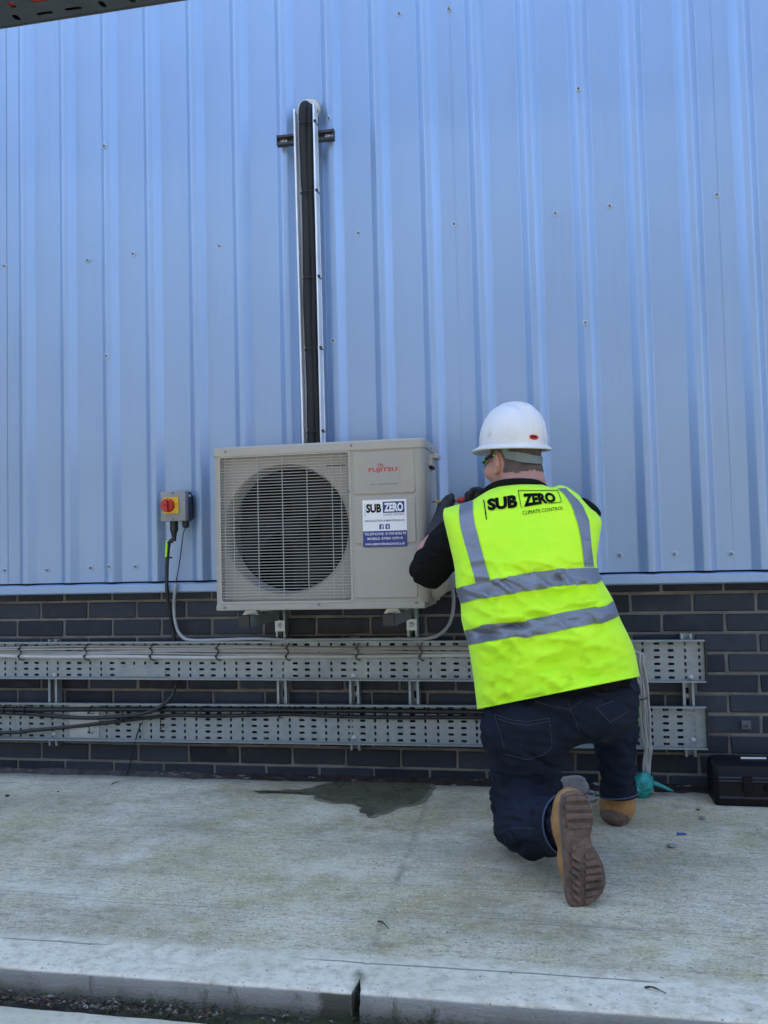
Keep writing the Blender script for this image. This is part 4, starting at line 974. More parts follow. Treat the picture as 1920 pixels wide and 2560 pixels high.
# ------------------------------------------------------------------ wet patch, dirt, stones, litter
def blob_sheet(px, z, m, name, sub=6, amp=.012, th=.002):
    P = [gz(u, v, 0) for u, v in px]; out = []
    for i in range(len(P)):
        a, b = P[i], P[(i+1) % len(P)]
        for k in range(sub):
            q = a.lerp(b, k/sub); d = (b-a); nrm = Vector((-d.y, d.x, 0)).normalized()
            q = q + nrm*(amp*noise.noise(q*22)+amp*.5*noise.noise(q*70)); q.z = z; q.y = min(q.y, -.004); out.append(q)
    bm = bmesh.new(); f = bm.faces.new([bm.verts.new(q) for q in out]); bmesh.ops.triangulate(bm, faces=[f]); 
    return MB().bm(bm)
def _wet(n, b):
    c = n.mix(n.ramp(n.noise(7, 5, .65), .35, .65), (.095,.085,.052), (.15,.135,.085))
    c = n.mix(n.math('MULTIPLY', n.ramp(n.noise(26, 6, .7, stretch=(.09,1.5,1)), .45, .7), .5), c, (.06,.054,.034))
    n.l(c, b.inputs['Base Color']); n.l(n.ramp(n.noise(9, 4), .35, .65, (.16,)*3, (.42,)*3), b.inputs['Roughness']); n.bump(n.noise(150, 4, .7), b, .15, .003)
m_wet = mat('wet_concrete', build=_wet)
pz = lambda x, y: (500+x*.446, 1500+y*.446)
wet = [pz(*q) for q in ((292,1077),(380,1074),(470,1072),(560,1068),(640,1058),(690,1040),(760,1024),(900,1018),(1060,1022),(1200,1030),(1290,1032),(1292,1062),(1270,1090),(1245,1122),(1200,1145),(1150,1152),(1098,1160),(1075,1180),(1030,1198),(985,1200),(945,1216),(925,1200),(880,1190),(905,1170),(885,1150),(830,1142),(760,1138),(700,1125),(665,1115),(640,1098),(560,1092),(470,1086),(380,1088))]
tag(blob_sheet(wet, .0042, m_wet, 'wet_patch').build('wet_patch', m_wet), kind='structure')
wc = (sum(q[0] for q in wet)/len(wet), sum(q[1] for q in wet)/len(wet))
damp = [(q[0]+(q[0]-wc[0])*.03+(4 if q[0] > wc[0] else -4), q[1]+(2.6 if q[1] > wc[1] else -1)) for q in wet]
m_damp = M_('damp_concrete', (.22,.195,.13), .6, amt=.35, scale=20, fine=130, bump=.3)
tag(blob_sheet(damp, .0030, m_damp, 'damp_edge', amp=.016).build('damp_patch', m_damp), kind='structure')
# dirt and mortar droppings along the wall foot
def _dirt(n, b):
    x = n.sep(n.pos())[0]
    c = n.mix(n.ramp(n.noise(25, 5, .7), .35, .65), (.05,.045,.042), (.13,.12,.11))
    mr = n.n('ShaderNodeMapRange'); mr.inputs[1].default_value = .62; mr.inputs[2].default_value = .95; n.l(x, mr.inputs[0])
    d = n.mix(n.ramp(n.noise(35, 5, .7), .35, .65), (.014,.010,.010), (.05,.03,.026))
    c = n.mix(mr.outputs[0], c, d)
    c = n.mix(n.ramp(n.noise(45, 4, .7, stretch=(.3,1,1.6), loc=(5,5,5)), .62, .68), c, (.30,.29,.27))
    n.l(c, b.inputs['Base Color']); b.inputs['Roughness'].default_value = .9; n.bump(n.noise(110, 5, .75), b, 1, .01)
m_dirt = mat('wall_foot_dirt', build=_dirt)
vs = []; xs_ = [-1.5+.012*k for k in range(400)]
for x in xs_:
    wdt = .030+.016*nz(x, 0, 5)+.010*nz(x, 2, 23); wdt *= (1 if x > .7 else .75); hh = .020+.010*nz(x, 9, 7)+.006*nz(x, 4, 40)
    if x > 2.3: wdt *= 1.6; hh *= 1.0
    vs += [(x, .004, max(hh, .006)), (x, -.006-abs(.006*nz(x, 1, 60)), max(hh*.8, .004)), (x, -max(wdt, .012)*.6, max(hh*.35, .003)+.004*nz(x, 3, 80)), (x, -max(wdt, .014)-.004, -.002)]
fs = [(i*4+k, i*4+k+1, (i+1)*4+k+1, (i+1)*4+k) for i in range(len(xs_)-1) for k in range(3)]
tag(MB().add(vs, fs).build('wall_foot_dirt', m_dirt, smooth=True), 'dirt and mortar droppings along the foot of the wall', 'dirt', kind='stuff')
def rock(name, c, rad, m, label, cat, group=None, seed=0, cut=.35):
    bm = bmesh.new(); bmesh.ops.create_icosphere(bm, subdivisions=3, radius=1)
    rnd = random.Random(seed); pl = [(Vector((rnd.gauss(0,1), rnd.gauss(0,1), rnd.gauss(0,1))).normalized(), rnd.uniform(.55,.85)) for _ in range(10)]
    for q in bm.verts:
        p = q.co.copy()
        for nn, d in pl:
            e = p.dot(nn)-d
            if e > 0: p -= nn*e
        p += p.normalized()*.07*noise.noise(p*3+Vector((seed,0,0))); q.co = Vector((p.x*rad[0], p.y*rad[1], p.z*rad[2]))
    mb = MB().bm(bm); zmin = min(v[2] for v in mb.v); mb.v = [(v[0]+c[0], v[1]+c[1], v[2]-zmin*.8+c[2]) for v in mb.v]
    return tag(mb.build(name, m, angle=30), label, cat, group)
m_rock = M_('grey_stone', (.27,.25,.235), .9, amt=.4, scale=18, fine=140, bump=.6); m_chip = M_('mortar_chip', (.30,.30,.30), .9, amt=.3, scale=30, bump=.5)
sp = gz(1440, 1972); rock('stone', (sp.x-.004, -.135, 0), (.058, .040, .046), m_rock, 'lumpy grey stone on the concrete between the legs and the wall', 'stone', seed=3)
for i, (u, v, r) in enumerate(((1494,1968,.024),(1475,1985,.015),(1500,1990,.018),(1465,1994,.012),(1512,1976,.022),(1452,2002,.013),(1484,2004,.016))):
    p = gz(u, v); rock('rubble_chip', (p.x, p.y, 0), (r, r*.8, r*.6), m_dirtc if False else m_chip, 'small crumbled mortar chip beside the grey stone', 'rubble', 'rubble by the stone', seed=20+i)
for (u, v, r, lab, sd_) in ((1756, 2048, .014, 'small pale chip of stone on the slab before the tool case', 5), (1680, 2118, .016, 'flat grey stone chip on the slab near the blue plug', 8), (18, 1991, .011, 'small black pebble on the slab under the trays', 11), (145, 1981, .006, 'tiny pale chip on the slab near the black pebble', 12), (1745, 2026, .008, 'dark crumb on the slab beside the tool case', 13), (1535, 2045, .009, 'dark crumb between the two boots', 14)):
    p = gz(u, v); rock('stone_chip', (p.x, p.y, 0), (r, r*.8, r*.45), m_black if 'black' in lab or 'dark' in lab else m_chip, lab, 'stone chip', seed=sd_)
p = gz(1704, 2088); bp = thing('wall_plug', 'blue plastic wall plug lying on the concrete slab', 'wall plug', (p.x, p.y, 0)); m_plug = mat('plug_blue', (.012,.06,.36), .4)
MB().tube([(p.x-.013, p.y-.001, .0045), (p.x-.008, p.y, .0045), (p.x+.013, p.y+.0005, .0045)], [.0038, .0034, .0026], 8).build('shank', m_plug, bp)
MB().tube([(p.x-.0145, p.y-.001, .0045), (p.x-.013, p.y-.001, .0045)], .0044, 8).build('collar', m_plug, bp)
m_twig = M_('twig', (.045,.035,.025), .9, amt=.3)
for i, (u0, v0, u1, v1, lab) in enumerate(((280,1962,300,1956,'dark twig scrap on the slab below the hanging wire'),(1612,2472,1665,2487,'thin dark twig on the pale slab margin below the boot'),(945,2306,972,2325,'fine brown straw lying by the slab joint'))):
    a, b = gz(u0, v0), gz(u1, v1); tag(MB().tube(spline([a+Vector((0,0,.003)), a.lerp(b, .4)+Vector((0,.004,.006)), b+Vector((0,0,.003))], 4), [.0022]*3+[.0018]*3+[.001]*3, 5).build('twig', m_twig), lab, 'twig')
# leaf litter in the gutter
m_leaf = M_('dead_leaf', (.10,.065,.04), .8, amt=.5, scale=25); m_leaf2 = M_('pale_leaf', (.22,.19,.15), .8, amt=.4, scale=25)
for mm, cnt, nm in ((m_leaf, 620, 'brown dead leaf scraps filling the gutter below the step'), (m_leaf2, 240, 'pale dead leaf scraps scattered in the gutter below the step')):
    mb = MB()
    for i in range(cnt):
        x = random.uniform(.4, 3.2) if random.random() < .4 else random.uniform(.6, 1.5); y = random.uniform(-1.742, -1.694); s = random.uniform(.003, .0085)
        a = random.uniform(0, 2*PI); R_ = Matrix.Rotation(a, 3, 'Z') @ Matrix.Rotation(random.uniform(-.7,.7), 3, 'X'); z = -.054+random.uniform(0,.007)
        vs = [R_ @ Vector(q) + Vector((x, y, z)) for q in ((-s,0,0),(0,-s*.5,.002),(s,0,0.001),(0,s*.5,.002),(0,0,-.001))]; mb.add(vs, [(0,1,4),(1,2,4),(2,3,4),(3,0,4)])
    tag(mb.build('leaf_litter', mm), nm, 'leaf litter', kind='stuff')
for (u, v, col, lab) in ((92, 2496, (.012,.06,.36), 'blue plastic scrap in the gutter leaves'), (215, 2513, (.6,.62,.65), 'white plastic scrap in the gutter leaves')):
    p = gz(u, v, -.052); rock('plastic_scrap', (p.x, p.y, -.058), (.007, .005, .004), mat('scrap', col, .4), lab, 'scrap', seed=int(u))
mo = MB()
for i in range(1100):
    x = random.uniform(1.25, 1.95) if random.random() < .55 else random.uniform(.9, 3.2); y = random.choice((-1.690, -1.745))+random.gauss(0,.006); z = -.054+random.uniform(0, .010); s = random.uniform(.001, .0024)
    mo.add([(x-s, y, z), (x+s, y, z), (x, y-s*.6, z+s*2), (x, y+s*.6, z+s*1.2)], [(0,1,2),(0,3,1),(1,3,2),(0,2,3)])
tag(mo.build('moss', M_('moss', (.07,.095,.028), .95, amt=.4)), 'green moss along the foot of the concrete step', 'moss', kind='stuff')
# ------------------------------------------------------------------ the kneeling worker
per = thing('person', 'worker in yellow reflective vest, white helmet and jeans kneeling at the unit', 'person', (2.2, -.8, 0))
m_skin = M_('skin', (.46,.235,.18), .55, amt=.18, scale=22, fine=260, bump=.15)
PH = math.radians(44)                                   # head turned to the unit
HF = Vector((-math.sin(PH), math.cos(PH), -.10)).normalized(); HL = Vector((-math.cos(PH), -math.sin(PH), .0)).normalized(); HU = HF.cross(HL) * -1
HU = HL.cross(HF) * -1
if HU.z < 0: HU = -HU
HC = at(1283, 1150, -.47)                               # head centre at eye level
def hp(f, l, u): return HC + HF*f + HL*l + HU*u
HR = [[HF[i], HL[i], HU[i]] for i in range(3)]
NB = at(1296, 1262, -.565)                              # neck base
shL, elL, wrL = at(1160, 1312, -.60), at(1063, 1424, -.50), at(1108, 1300, -.335)
shR, elR, wrR = at(1450, 1300, -.585), at(1420, 1420, -.40), at(1232, 1262, -.315)
PEL = at(1392, 1752, -.80); hipL, hipR = at(1305, 1775, -.80), at(1478, 1752, -.78)
knL, anL = Vector((2.078, -.770, .085)), at(1425, 2062, -1.05)
knR, anR = at(1532, 1712, -.42), at(1546, 2018, -.465)
bodyS = SDF(.0052)
bodyS.ell(hp(-.012, 0, .030), (.098, .077, .098), .02, HR)
bodyS.ell(hp(.030, 0, -.048), (.062, .062, .082), .03, HR)
bodyS.ell(hp(-.030, 0, -.055), (.075, .066, .070), .03, HR)
bodyS.cone(hp(.060, 0, -.112), hp(.066, 0, -.104), .024, .022, .03)
bodyS.cone(hp(.085, 0, .008), hp(.108, 0, -.034), .009, .014, .012)
bodyS.ell(hp(.086, .024, .020), (.016, .030, .009), .012, HR).ell(hp(.086, -.024, .020), (.016, .030, .009), .012, HR)
bodyS.ell(hp(.088, 0, -.066), (.012, .024, .006), .008, HR).ell(hp(.086, 0, -.078), (.012, .020, .006), .008, HR)
for s in (-1, 1):
    bodyS.ell(hp(.080, s*.032, -.002), (.013, .016, .011), .01, HR)
    bodyS.ell(hp(.062, s*.046, -.030), (.03, .026, .024), .025, HR)
    bodyS.ell(hp(-.006, s*.079, -.016), (.017, .008, .033), .006, HR); bodyS.cone(hp(-.016, s*.083, .010), hp(-.014, s*.083, -.028), .007, .006, .006); bodyS.cone(hp(.004, s*.080, -.044), hp(.004, s*.080, -.038), .008, .007, .006)
bodyS.cone(hp(-.035, 0, -.070), NB, .061, .066, .03)
nk = hp(-.082, .0, -.092); bodyS.ell(nk, (.030, .055, .022), .02, HR)
bodyS.cone(NB+Vector((0,.02,-.10)), PEL+Vector((0,.03,.05)), .085, .085, .05); bodyS.cone(NB, NB+Vector((0,.02,-.10)), .070, .085, .04); bodyS.cone(shL+Vector((.05,0,-.02)), shR+Vector((-.05,0,-.03)), .045, .045, .04)
for a, b, c, r in ((shL, elL, wrL, (.052, .046, .040, .031)), (shR, elR, wrR, (.052, .046, .040, .031))):
    bodyS.cone(a, b, r[0], r[1], .03).cone(b, c, r[1], r[3], .02)
    bodyS.ell(b.lerp(c, .3), (.046, .046, .050), .03)
for a, b, c in ((hipL, knL+Vector((0,0,.02)), anL), (hipR, knR, anR)): bodyS.cone(a, b, .055, .042, .03).cone(b, c, .042, .030, .03)
body_me = bodyS.mesh('body'); body = link('body', body_me, m_skin, per)

# short hair: a thin shell over the cranium, fading at the nape
def hair():
    keep = []
    for f in body_me.polygons:
        d = f.center - HC; q = (d.dot(HF), d.dot(HL), d.dot(HU))
        if abs(q[0]) > .2 or abs(q[2]) > .16: continue
        ear = ((q[0]+.004)/.030)**2 + ((q[2]+.018)/.045)**2 < 1 and abs(q[1]) > .05
        low = -.058 + .20*max(0, q[0]+.075) + .004*noise.noise(f.center*90)                       # hairline rises from the nape to the ear
        front = .028 if q[2] > .02 else .012
        if q[2] > low and q[0] < front and not ear: keep.append(f)
    ix = {}; vs = []; fs = []
    for f in keep:
        for v in f.vertices:
            if v not in ix: ix[v] = len(vs); vs.append(body_me.vertices[v].co + body_me.vertices[v].normal*.0022)
        fs.append(tuple(ix[v] for v in f.vertices))
    return MB().add(vs, fs).mesh('hair', None, True)
def _hair(n, b):
    c = n.mix(n.ramp(n.noise(320, 3, .7), .35, .68), (.05,.042,.037), (.14,.10,.082))
    c = n.mix(n.math('MULTIPLY', n.ramp(n.noise(26, 4, .6), .4, .7), .45), c, (.14,.10,.082))
    n.l(c, b.inputs['Base Color']); n.bump(n.noise(420, 3, .7), b, .6, .003); b.inputs['Roughness'].default_value = .8
link('hair', hair(), mat('cropped_hair', build=_hair), per)

# ---- helmet
m_helm = M_('helmet_shell', (.70,.71,.71), .38, amt=.05, scale=7, fine=180, bump=.03, dirt=(.55,.55,.52), dirt_amt=.25)
HO = hp(-.008, 0, .058)
hF = Vector((-math.sin(PH), math.cos(PH), 0)); hL = Vector((-math.cos(PH), -math.sin(PH), 0)); hU = Vector((0,0,1))
tilt = Matrix.Rotation(math.radians(-3), 3, hL); hF = tilt @ hF; hU = tilt @ hU
def hpt(f, l, u): return HO + hF*f + hL*l + hU*u
def helmet():
    nt_, npf = 128, 40; vs = []; fs = []
    def rad(a): return .128, .108
    for j in range(npf+1):
        ph = (PI/2)*j/npf
        for i in range(nt_):
            a = 2*PI*i/nt_; ca, sa = math.cos(a), math.sin(a)
            cr = math.cos(ph)**.82; h = .130*math.sin(ph)**.92
            f, l = .127*ca*cr, .106*sa*cr
            rl = l; k = 0.0
            d = abs(rl); k += .009*max(0, min(1, (.020-d)/.004)) * min(1, j/8)          # centre ridge
            for off in (.045,): k += .004*max(0, 1-abs(d-off)/.006) * min(1, j/12)                  # side ribs
            nn = Vector((ca*cr, sa*cr, math.sin(ph))).normalized()
            vs.append(hpt(f+nn.x*k, l+nn.y*k, h+nn.z*k))
    for j in range(npf):
        for i in range(nt_): fs.append((j*nt_+i, j*nt_+(i+1) % nt_, (j+1)*nt_+(i+1) % nt_, (j+1)*nt_+i))
    # brim: flares out, longer at the peak
    base = len(vs); prof_ = [(.0, -.010), (.006, -.016), (.010, -.019), (.0115, -.023), (.009, -.0265), (.0, -.024), (-.004, -.012), (-.006, .01)]
    for (o, z) in prof_:
        for i in range(nt_):
            a = 2*PI*i/nt_; ca, sa = math.cos(a), math.sin(a); pk = max(0, ca)**2.2; ext = o*(1+2.6*pk) + (.0 if o <= 0 else .002)
            vs.append(hpt((.127+ext)*ca, (.106+ext*(1-.15*pk))*sa, z - (.010*pk if o > .005 else 0) - .002*(1-ca)*.5))
    m_ = len(prof_)
    for i in range(nt_): fs.append((base+i, base+(i+1) % nt_, (i+1) % nt_, i))
    for j in range(m_-1):
        for i in range(nt_): fs.append((base+(j+1)*nt_+i, base+(j+1)*nt_+(i+1) % nt_, base+j*nt_+(i+1) % nt_, base+j*nt_+i))
    return MB().add(vs, fs)
hm_ = helmet(); hobj = hm_.build('helmet', m_helm, per, angle=50)
htree = bvh_of(hobj.data); htree_w = BVHTree.FromPolygons([Vector(v) for v in hm_.v], hm_.f)
H3 = lambda x, y: (1050+x*.3014, 980+y*.3014)          # enlarged view of head and shoulders
def oval(cx, cy, rx, ry, ang, m, name, off, tree, par, n=20):
    c = cast(tree, *H3(cx, cy), off); vs = [c]; ca, sa = math.cos(ang), math.sin(ang)
    for rr_ in (.5, 1):
        for k in range(n):
            a = 2*PI*k/n; x, y = rx*rr_*math.cos(a), ry*rr_*math.sin(a); vs.append(cast(tree, *H3(cx+x*ca-y*sa, cy+x*sa+y*ca), off))
    fs = [(0, 1+(k+1) % n, 1+k) for k in range(n)] + [(1+k, 1+(k+1) % n, 1+n+(k+1) % n, 1+n+k) for k in range(n)]
    return MB().add(vs, fs).build(name, m, par)
st_ = oval(943, 375, 39, 22, .12, mat('badge_red', (.50,.03,.02), .4), 'helmet_badge', .0012, htree_w, hobj)
on_text(htree_w, 'JSP', [H3(918, 362), H3(970, 367), H3(967, 389), H3(915, 384)], .0022, m_blackp, st_, .03)
for (x, y, rx, ry) in ((768, 350, 34, 26), (565, 340, 22, 22), (1040, 398, 9, 18)): oval(x, y, rx, ry, .1, m_helm, 'harness_lug', .0035, htree_w, hobj)
# harness strap lying round the back of the head
hdm = bvh_of(body_me); hair_o = [o for o in bpy.data.objects if o.name.startswith('hair') and o.type == 'MESH'][0]
hair_t = bvh_of(hair_o.data)
m_strap = M_('strap_grey', (.15,.175,.17), .5, amt=.12)
Z = lambda L: [H3(*q) for q in L]
strip(hair_t, Z([(735,488),(800,500),(880,516),(950,530),(1000,538)]), Z([(715,548),(800,575),(880,592),(950,600),(1000,601)]), .008, 18, 3).build('harness_strap', m_strap, hobj, smooth=True)
strip(hair_t, Z([(655,395),(700,395),(760,395),(815,400)]), Z([(715,548),(722,540),(735,500),(750,445)]), .0075, 8, 6).build('harness_strap', m_strap, hobj, smooth=True)
strip(hair_t, Z([(800,495),(900,515)]), Z([(796,580),(896,598)]), .0105, 6, 4).build('strap_buckle', m_strap, hobj, smooth=True)
# ---- safety glasses
gl = empty('safety_glasses', hp(.06, 0, 0)); gl.parent = per; gl.location = hp(.06, 0, 0)-per.location
m_gb = M_('glasses_black', (.01,.01,.012), .35, amt=.1); m_gg = mat('glasses_green', (.10,.50,.05), .4)
for s in (1, -1):
    pts = [hp(-.020, s*.083, .006), hp(.0, s*.0845, .014), hp(.03, s*.080, .014), hp(.062, s*.072, .010), hp(.082, s*.062, .006)]
    tb_ = MB().tube(spline(pts, 4), [.0046]*6+[.0062]*11, 8); tb_.build('temple_arm', m_gb, gl, smooth=True)
    MB().tube(spline([hp(.052, s*.0795, .011), hp(.070, s*.0725, .009)], 3), .0052, 8).build('arm_inlay', m_gg, gl, smooth=True)
    MB().tube(spline([hp(-.016, s*.0872, .008), hp(-.004, s*.0885, .013)], 3), .0036, 8).build('arm_inlay', m_gg, gl, smooth=True)
    lens = []
    for j in range(5):
        for i in range(7):
            a = i/6; lens.append(hp(.108-.030*a**1.6, s*(.004+.060*a), .012-.042*(j/4)*(1-.25*a*a)))
    m_lens = bpy.data.materials.get('lens') or mat('lens', (.25,.28,.26), .08, spec=.7)
    m_lens.node_tree.nodes['Principled BSDF'].inputs['Transmission Weight'].default_value = .75
    MB().add(lens, [(j*7+i, j*7+i+1, (j+1)*7+i+1, (j+1)*7+i) for j in range(4) for i in range(6)]).build('lens', m_lens, gl, smooth=True)
MB().tube([hp(.1085, .010, .010), hp(.110, 0, .009), hp(.1085, -.010, .010)], .003, 6).build('bridge', m_gb, gl)

# ---- black shirt: collar, sleeves, tail
m_shirt = M_('black_cotton', (.0075,.0075,.0085), .92, amt=.3, scale=12, fine=500, bump=.3, spec=.15)
def fold(a, s1, s2, seed, st=(1,1,1)):
    def f(co, n):
        p = Vector((co.x*st[0], co.y*st[1], co.z*st[2])); return a*(noise.noise(p*s1+Vector((seed,0,0)))+.5*noise.noise(p*s2+Vector((0,seed,0))))
    return f
def sfold(co, n):
    g_ = 1-abs(noise.noise(Vector((co.x*9+co.z*7, co.y*9, co.z*13-co.x*9)))); return fold(.005, 16, 34, 4)(co, n) - .010*max(0, g_-.75)/.25
sh = SDF(.006)
sh.cone(at(1305, 1345, -.61), at(1390, 1690, -.78), .10, .13, .05)
sh.cone(at(1190, 1310, -.605), at(1430, 1300, -.595), .055, .052, .05)
sh.cone(shL+Vector((.02,.01,.0)), at(1128, 1360, -.56), .070, .070, .04).cone(at(1128, 1360, -.56), at(1074, 1416, -.515), .070, .069, .04).ell(at(1082, 1426, -.525), (.064,.05,.058), .03)
sh.cone(at(1440, 1284, -.585), at(1456, 1292, -.565), .052, .050, .03).cone(at(1456, 1300, -.57), elR, .052, .055, .04)
sh.ell(at(1408, 1690, -.80), (.200, .146, .070), .04)
link('shirt', sh.mesh('shirt', sfold), m_shirt, per)

cpts = [H3(528,838), H3(560,806), H3(610,775), H3(680,751), H3(760,741), H3(860,739), H3(950,748), H3(1000,768), H3(1035,795)]
ys_ = [-.50, -.545, -.585, -.605, -.615, -.617, -.608, -.585, -.55]
cp = [at(u, v+2, y) for (u, v), y in zip(cpts, ys_)]; cp += [cp[-1]+Vector((.005,.06,-.03)), (cp[-1]+cp[0])/2+Vector((0,.13,-.07)), cp[0]+Vector((-.005,.05,-.03)), cp[0]]
MB().tube(spline(cp, 5), .0125, 10).build('shirt_collar', m_shirt, per, smooth=True)

# ---- hi-vis vest, laid out from its outline on rows across the back
m_vest = mat('hivis_yellow', (.74,1.0,.018), .62, build=None)
def _vest(n, b):
    big = n.noise(5, 4, .6); c = n.mix(n.ramp(big, .35, .7), (.52,.97,.016), (.62,1.0,.020)); c = n.mix(n.math('MULTIPLY', n.ramp(n.noise(9, 6, .75, loc=(2,2,2)), .58, .8), .22), c, (.34,.58,.02)); n.l(c, b.inputs['Base Color'])
    n.bump(n.noise(600, 2, .6), b, .25, .0012); b.inputs['Roughness'].default_value = .7; b.inputs['Specular IOR Level'].default_value = .25
    b.inputs['Sheen Weight'].default_value = .15
_vest(NT(m_vest.node_tree), m_vest.node_tree.nodes['Principled BSDF'])
rows = [([(1193,1771),(1599,1689)], .162, -.800), ([(1181,1677),(1584,1618)], .158, -.792), ([(1170,1613),(1550,1545)], .155, -.775), ([(1154,1552),(1532,1498)], .150, -.757),
        ([(1151,1507),(1504,1449)], .150, -.738), ([(1140,1470),(1494,1421)], .152, -.722), ([(1136,1417),(1493,1384)], .152, -.700), ([(1122,1354),(1500,1338)], .145, -.668),
        ([(1110,1303),(1190,1300),(1300,1298),(1420,1296),(1504,1303)], .128, -.640), ([(1108,1286),(1190,1272),(1300,1258),(1410,1256),(1492,1283)], .108, -.620),
        ([(1109,1277),(1150,1267),(1184,1256),(1204,1245),(1248,1226),(1300,1219),(1352,1221),(1380,1227),(1402,1222),(1420,1227),(1446,1243),(1478,1272)], .068, -.597),
        ([(1111,1271),(1149,1260),(1183,1250),(1201,1238),(1219,1227),(1246,1215),(1276,1209),(1321,1207),(1351,1210),(1378,1219),(1390,1216),(1400,1212),(1418,1217),(1445,1235),(1470,1263)], .022, -.575)]
def resamp(pl, n):
    pl = [Vector((*p, 0)) for p in pl]; L = [0]
    for a, b in zip(pl, pl[1:]): L.append(L[-1]+(b-a).length)
    out = []
    for k in range(n+1):
        t = L[-1]*k/n; i = 0
        while i < len(L)-2 and L[i+1] < t-1e-9: i += 1
        out.append(pl[i].lerp(pl[i+1], (t-L[i])/max(L[i+1]-L[i], 1e-6)))
    return out
def cr1(P, t):
    i = min(int(t), len(P)-2); f = t-i; a = P[max(i-1,0)]; b = P[i]; c = P[i+1]; d = P[min(i+2, len(P)-1)]
    return (2*b + (c-a)*f + (2*a-5*b+4*c-d)*f*f + (3*b-a-3*c+d)*f**3)*.5
def vest():
    NA, NS = 72, 120; RR = [resamp(r[0], NA) for r in rows]; B = [r[1] for r in rows]; Y = [r[2] for r in rows]; nr = len(rows)-1
    vs = []; fs = []; ring = 2*NA
    for j in range(NS+1):
        t = nr*j/NS; b = cr1(B, t); yc = cr1(Y, t)
        for k in range(ring):
            # back (towards the yard) left->right, then front right->left, angle-spaced so the sides stay round
            a = PI*k/NA; x = .5-.5*math.cos(a); sgn = -math.sin(a)
            ui = x*NA; i0 = min(int(ui), NA-1); fr_ = ui-i0
            P = cr1([RR[q][i0].lerp(RR[q][i0+1], fr_) for q in range(nr+1)], t)
            dep = b*math.copysign(abs(sgn)**.72, sgn)
            y = yc + dep; hgt = j/NS
            if dep < 0:
                # cloth folds: slack below the chest, drawn sideways; calmer over the shoulders
                sl_ = max(0, min(1, (.62-hgt)/.25)); d1 = P.y-.16*P.x; d2 = P.y+.35*P.x
                wv = .020*sl_*noise.noise(Vector((P.x*.006, d1*.030, 1)))+.013*sl_*noise.noise(Vector((P.x*.009, d2*.036, 7)))
                wv += .006*sl_*noise.noise(Vector((P.x*.03, d1*.07, 3)))+ .007*noise.noise(Vector((P.x*.010, P.y*.022, 9)))*(1-.4*hgt)
                bnd = math.exp(-((P.y-(1545-.16*(P.x-1330)))/26)**2); wv += .016*bnd*noise.noise(Vector((P.x*.012, d1*.05, 12)))
                rg_ = 1-abs(noise.noise(Vector((P.x*.010+3, d1*.024, 21)))); rg2 = 1-abs(noise.noise(Vector((P.x*.008, d2*.026, 33))))
                wv -= (.022*max(0, rg_-.80)/.2*sl_ + .015*max(0, rg2-.84)/.16*sl_ + .006*max(0, rg_-.85)/.15)*(.5+.5*noise.noise(Vector((P.x*.01, P.y*.01, 5))))
                y += wv*min(1, math.sin(a)*1.6)
            vs.append(at(P.x, P.y, y))
    for j in range(NS):
        for k in range(ring): fs.append((j*ring+k, (j*ring)+(k+1) % ring, (j+1)*ring+(k+1) % ring, (j+1)*ring+k))
    return MB().add(vs, fs), ring, NS
vm_, vring, vNS = vest()
vobj = vm_.build('vest', m_vest, per, smooth=True)
bm = bmesh.new(); bm.from_mesh(vobj.data); bmesh.ops.recalc_face_normals(bm, faces=bm.faces[:]); bm.to_mesh(vobj.data); bm.free()
vtree = BVHTree.FromPolygons([Vector(v) for v in vm_.v], vm_.f)
m_tape = M_('reflective_tape', (.185,.20,.235), .38, .25, amt=.08, scale=6, fine=700, bump=.1)
V4 = lambda x, y: (1080+x*.3617, 1400+y*.3617)
ZZ = lambda L: [V4(*q) for q in L]
TP = .0032
strip(vtree, ZZ([(168,197),(300,162),(400,141),(700,85),(900,62),(1143,57)]), ZZ([(203,299),(350,265),(650,215),(900,176),(1130,166),(1168,142)]), TP, 150, 16).build('reflective_strip', m_tape, vobj, smooth=True)
strip(vtree, ZZ([(232,487),(350,452),(480,432),(640,424),(900,366),(1205,318),(1250,284)]), ZZ([(254,586),(400,562),(560,536),(680,533),(900,485),(1200,428),(1286,387)]), TP, 150, 16).build('reflective_strip', m_tape, vobj, smooth=True)
strip(vtree, Z([(332,935),(325,1000),(330,1080),(345,1150),(375,1260),(402,1350),(440,1490),(465,1583)]), Z([(440,902),(440,1000),(452,1080),(470,1150),(498,1260),(522,1350),(556,1470),(581,1559)]), TP*.8, 90, 10).build('reflective_strip', m_tape, vobj, smooth=True)
strip(vtree, Z([(1140,806),(1182,835),(1225,890),(1262,955),(1310,1100),(1335,1220),(1348,1320),(1364,1453)]), Z([(1205,800),(1255,850),(1305,895),(1345,945),(1400,1065),(1415,1240),(1424,1330),(1438,1453)]), TP*.8, 90, 10).build('reflective_strip', m_tape, vobj, smooth=True)
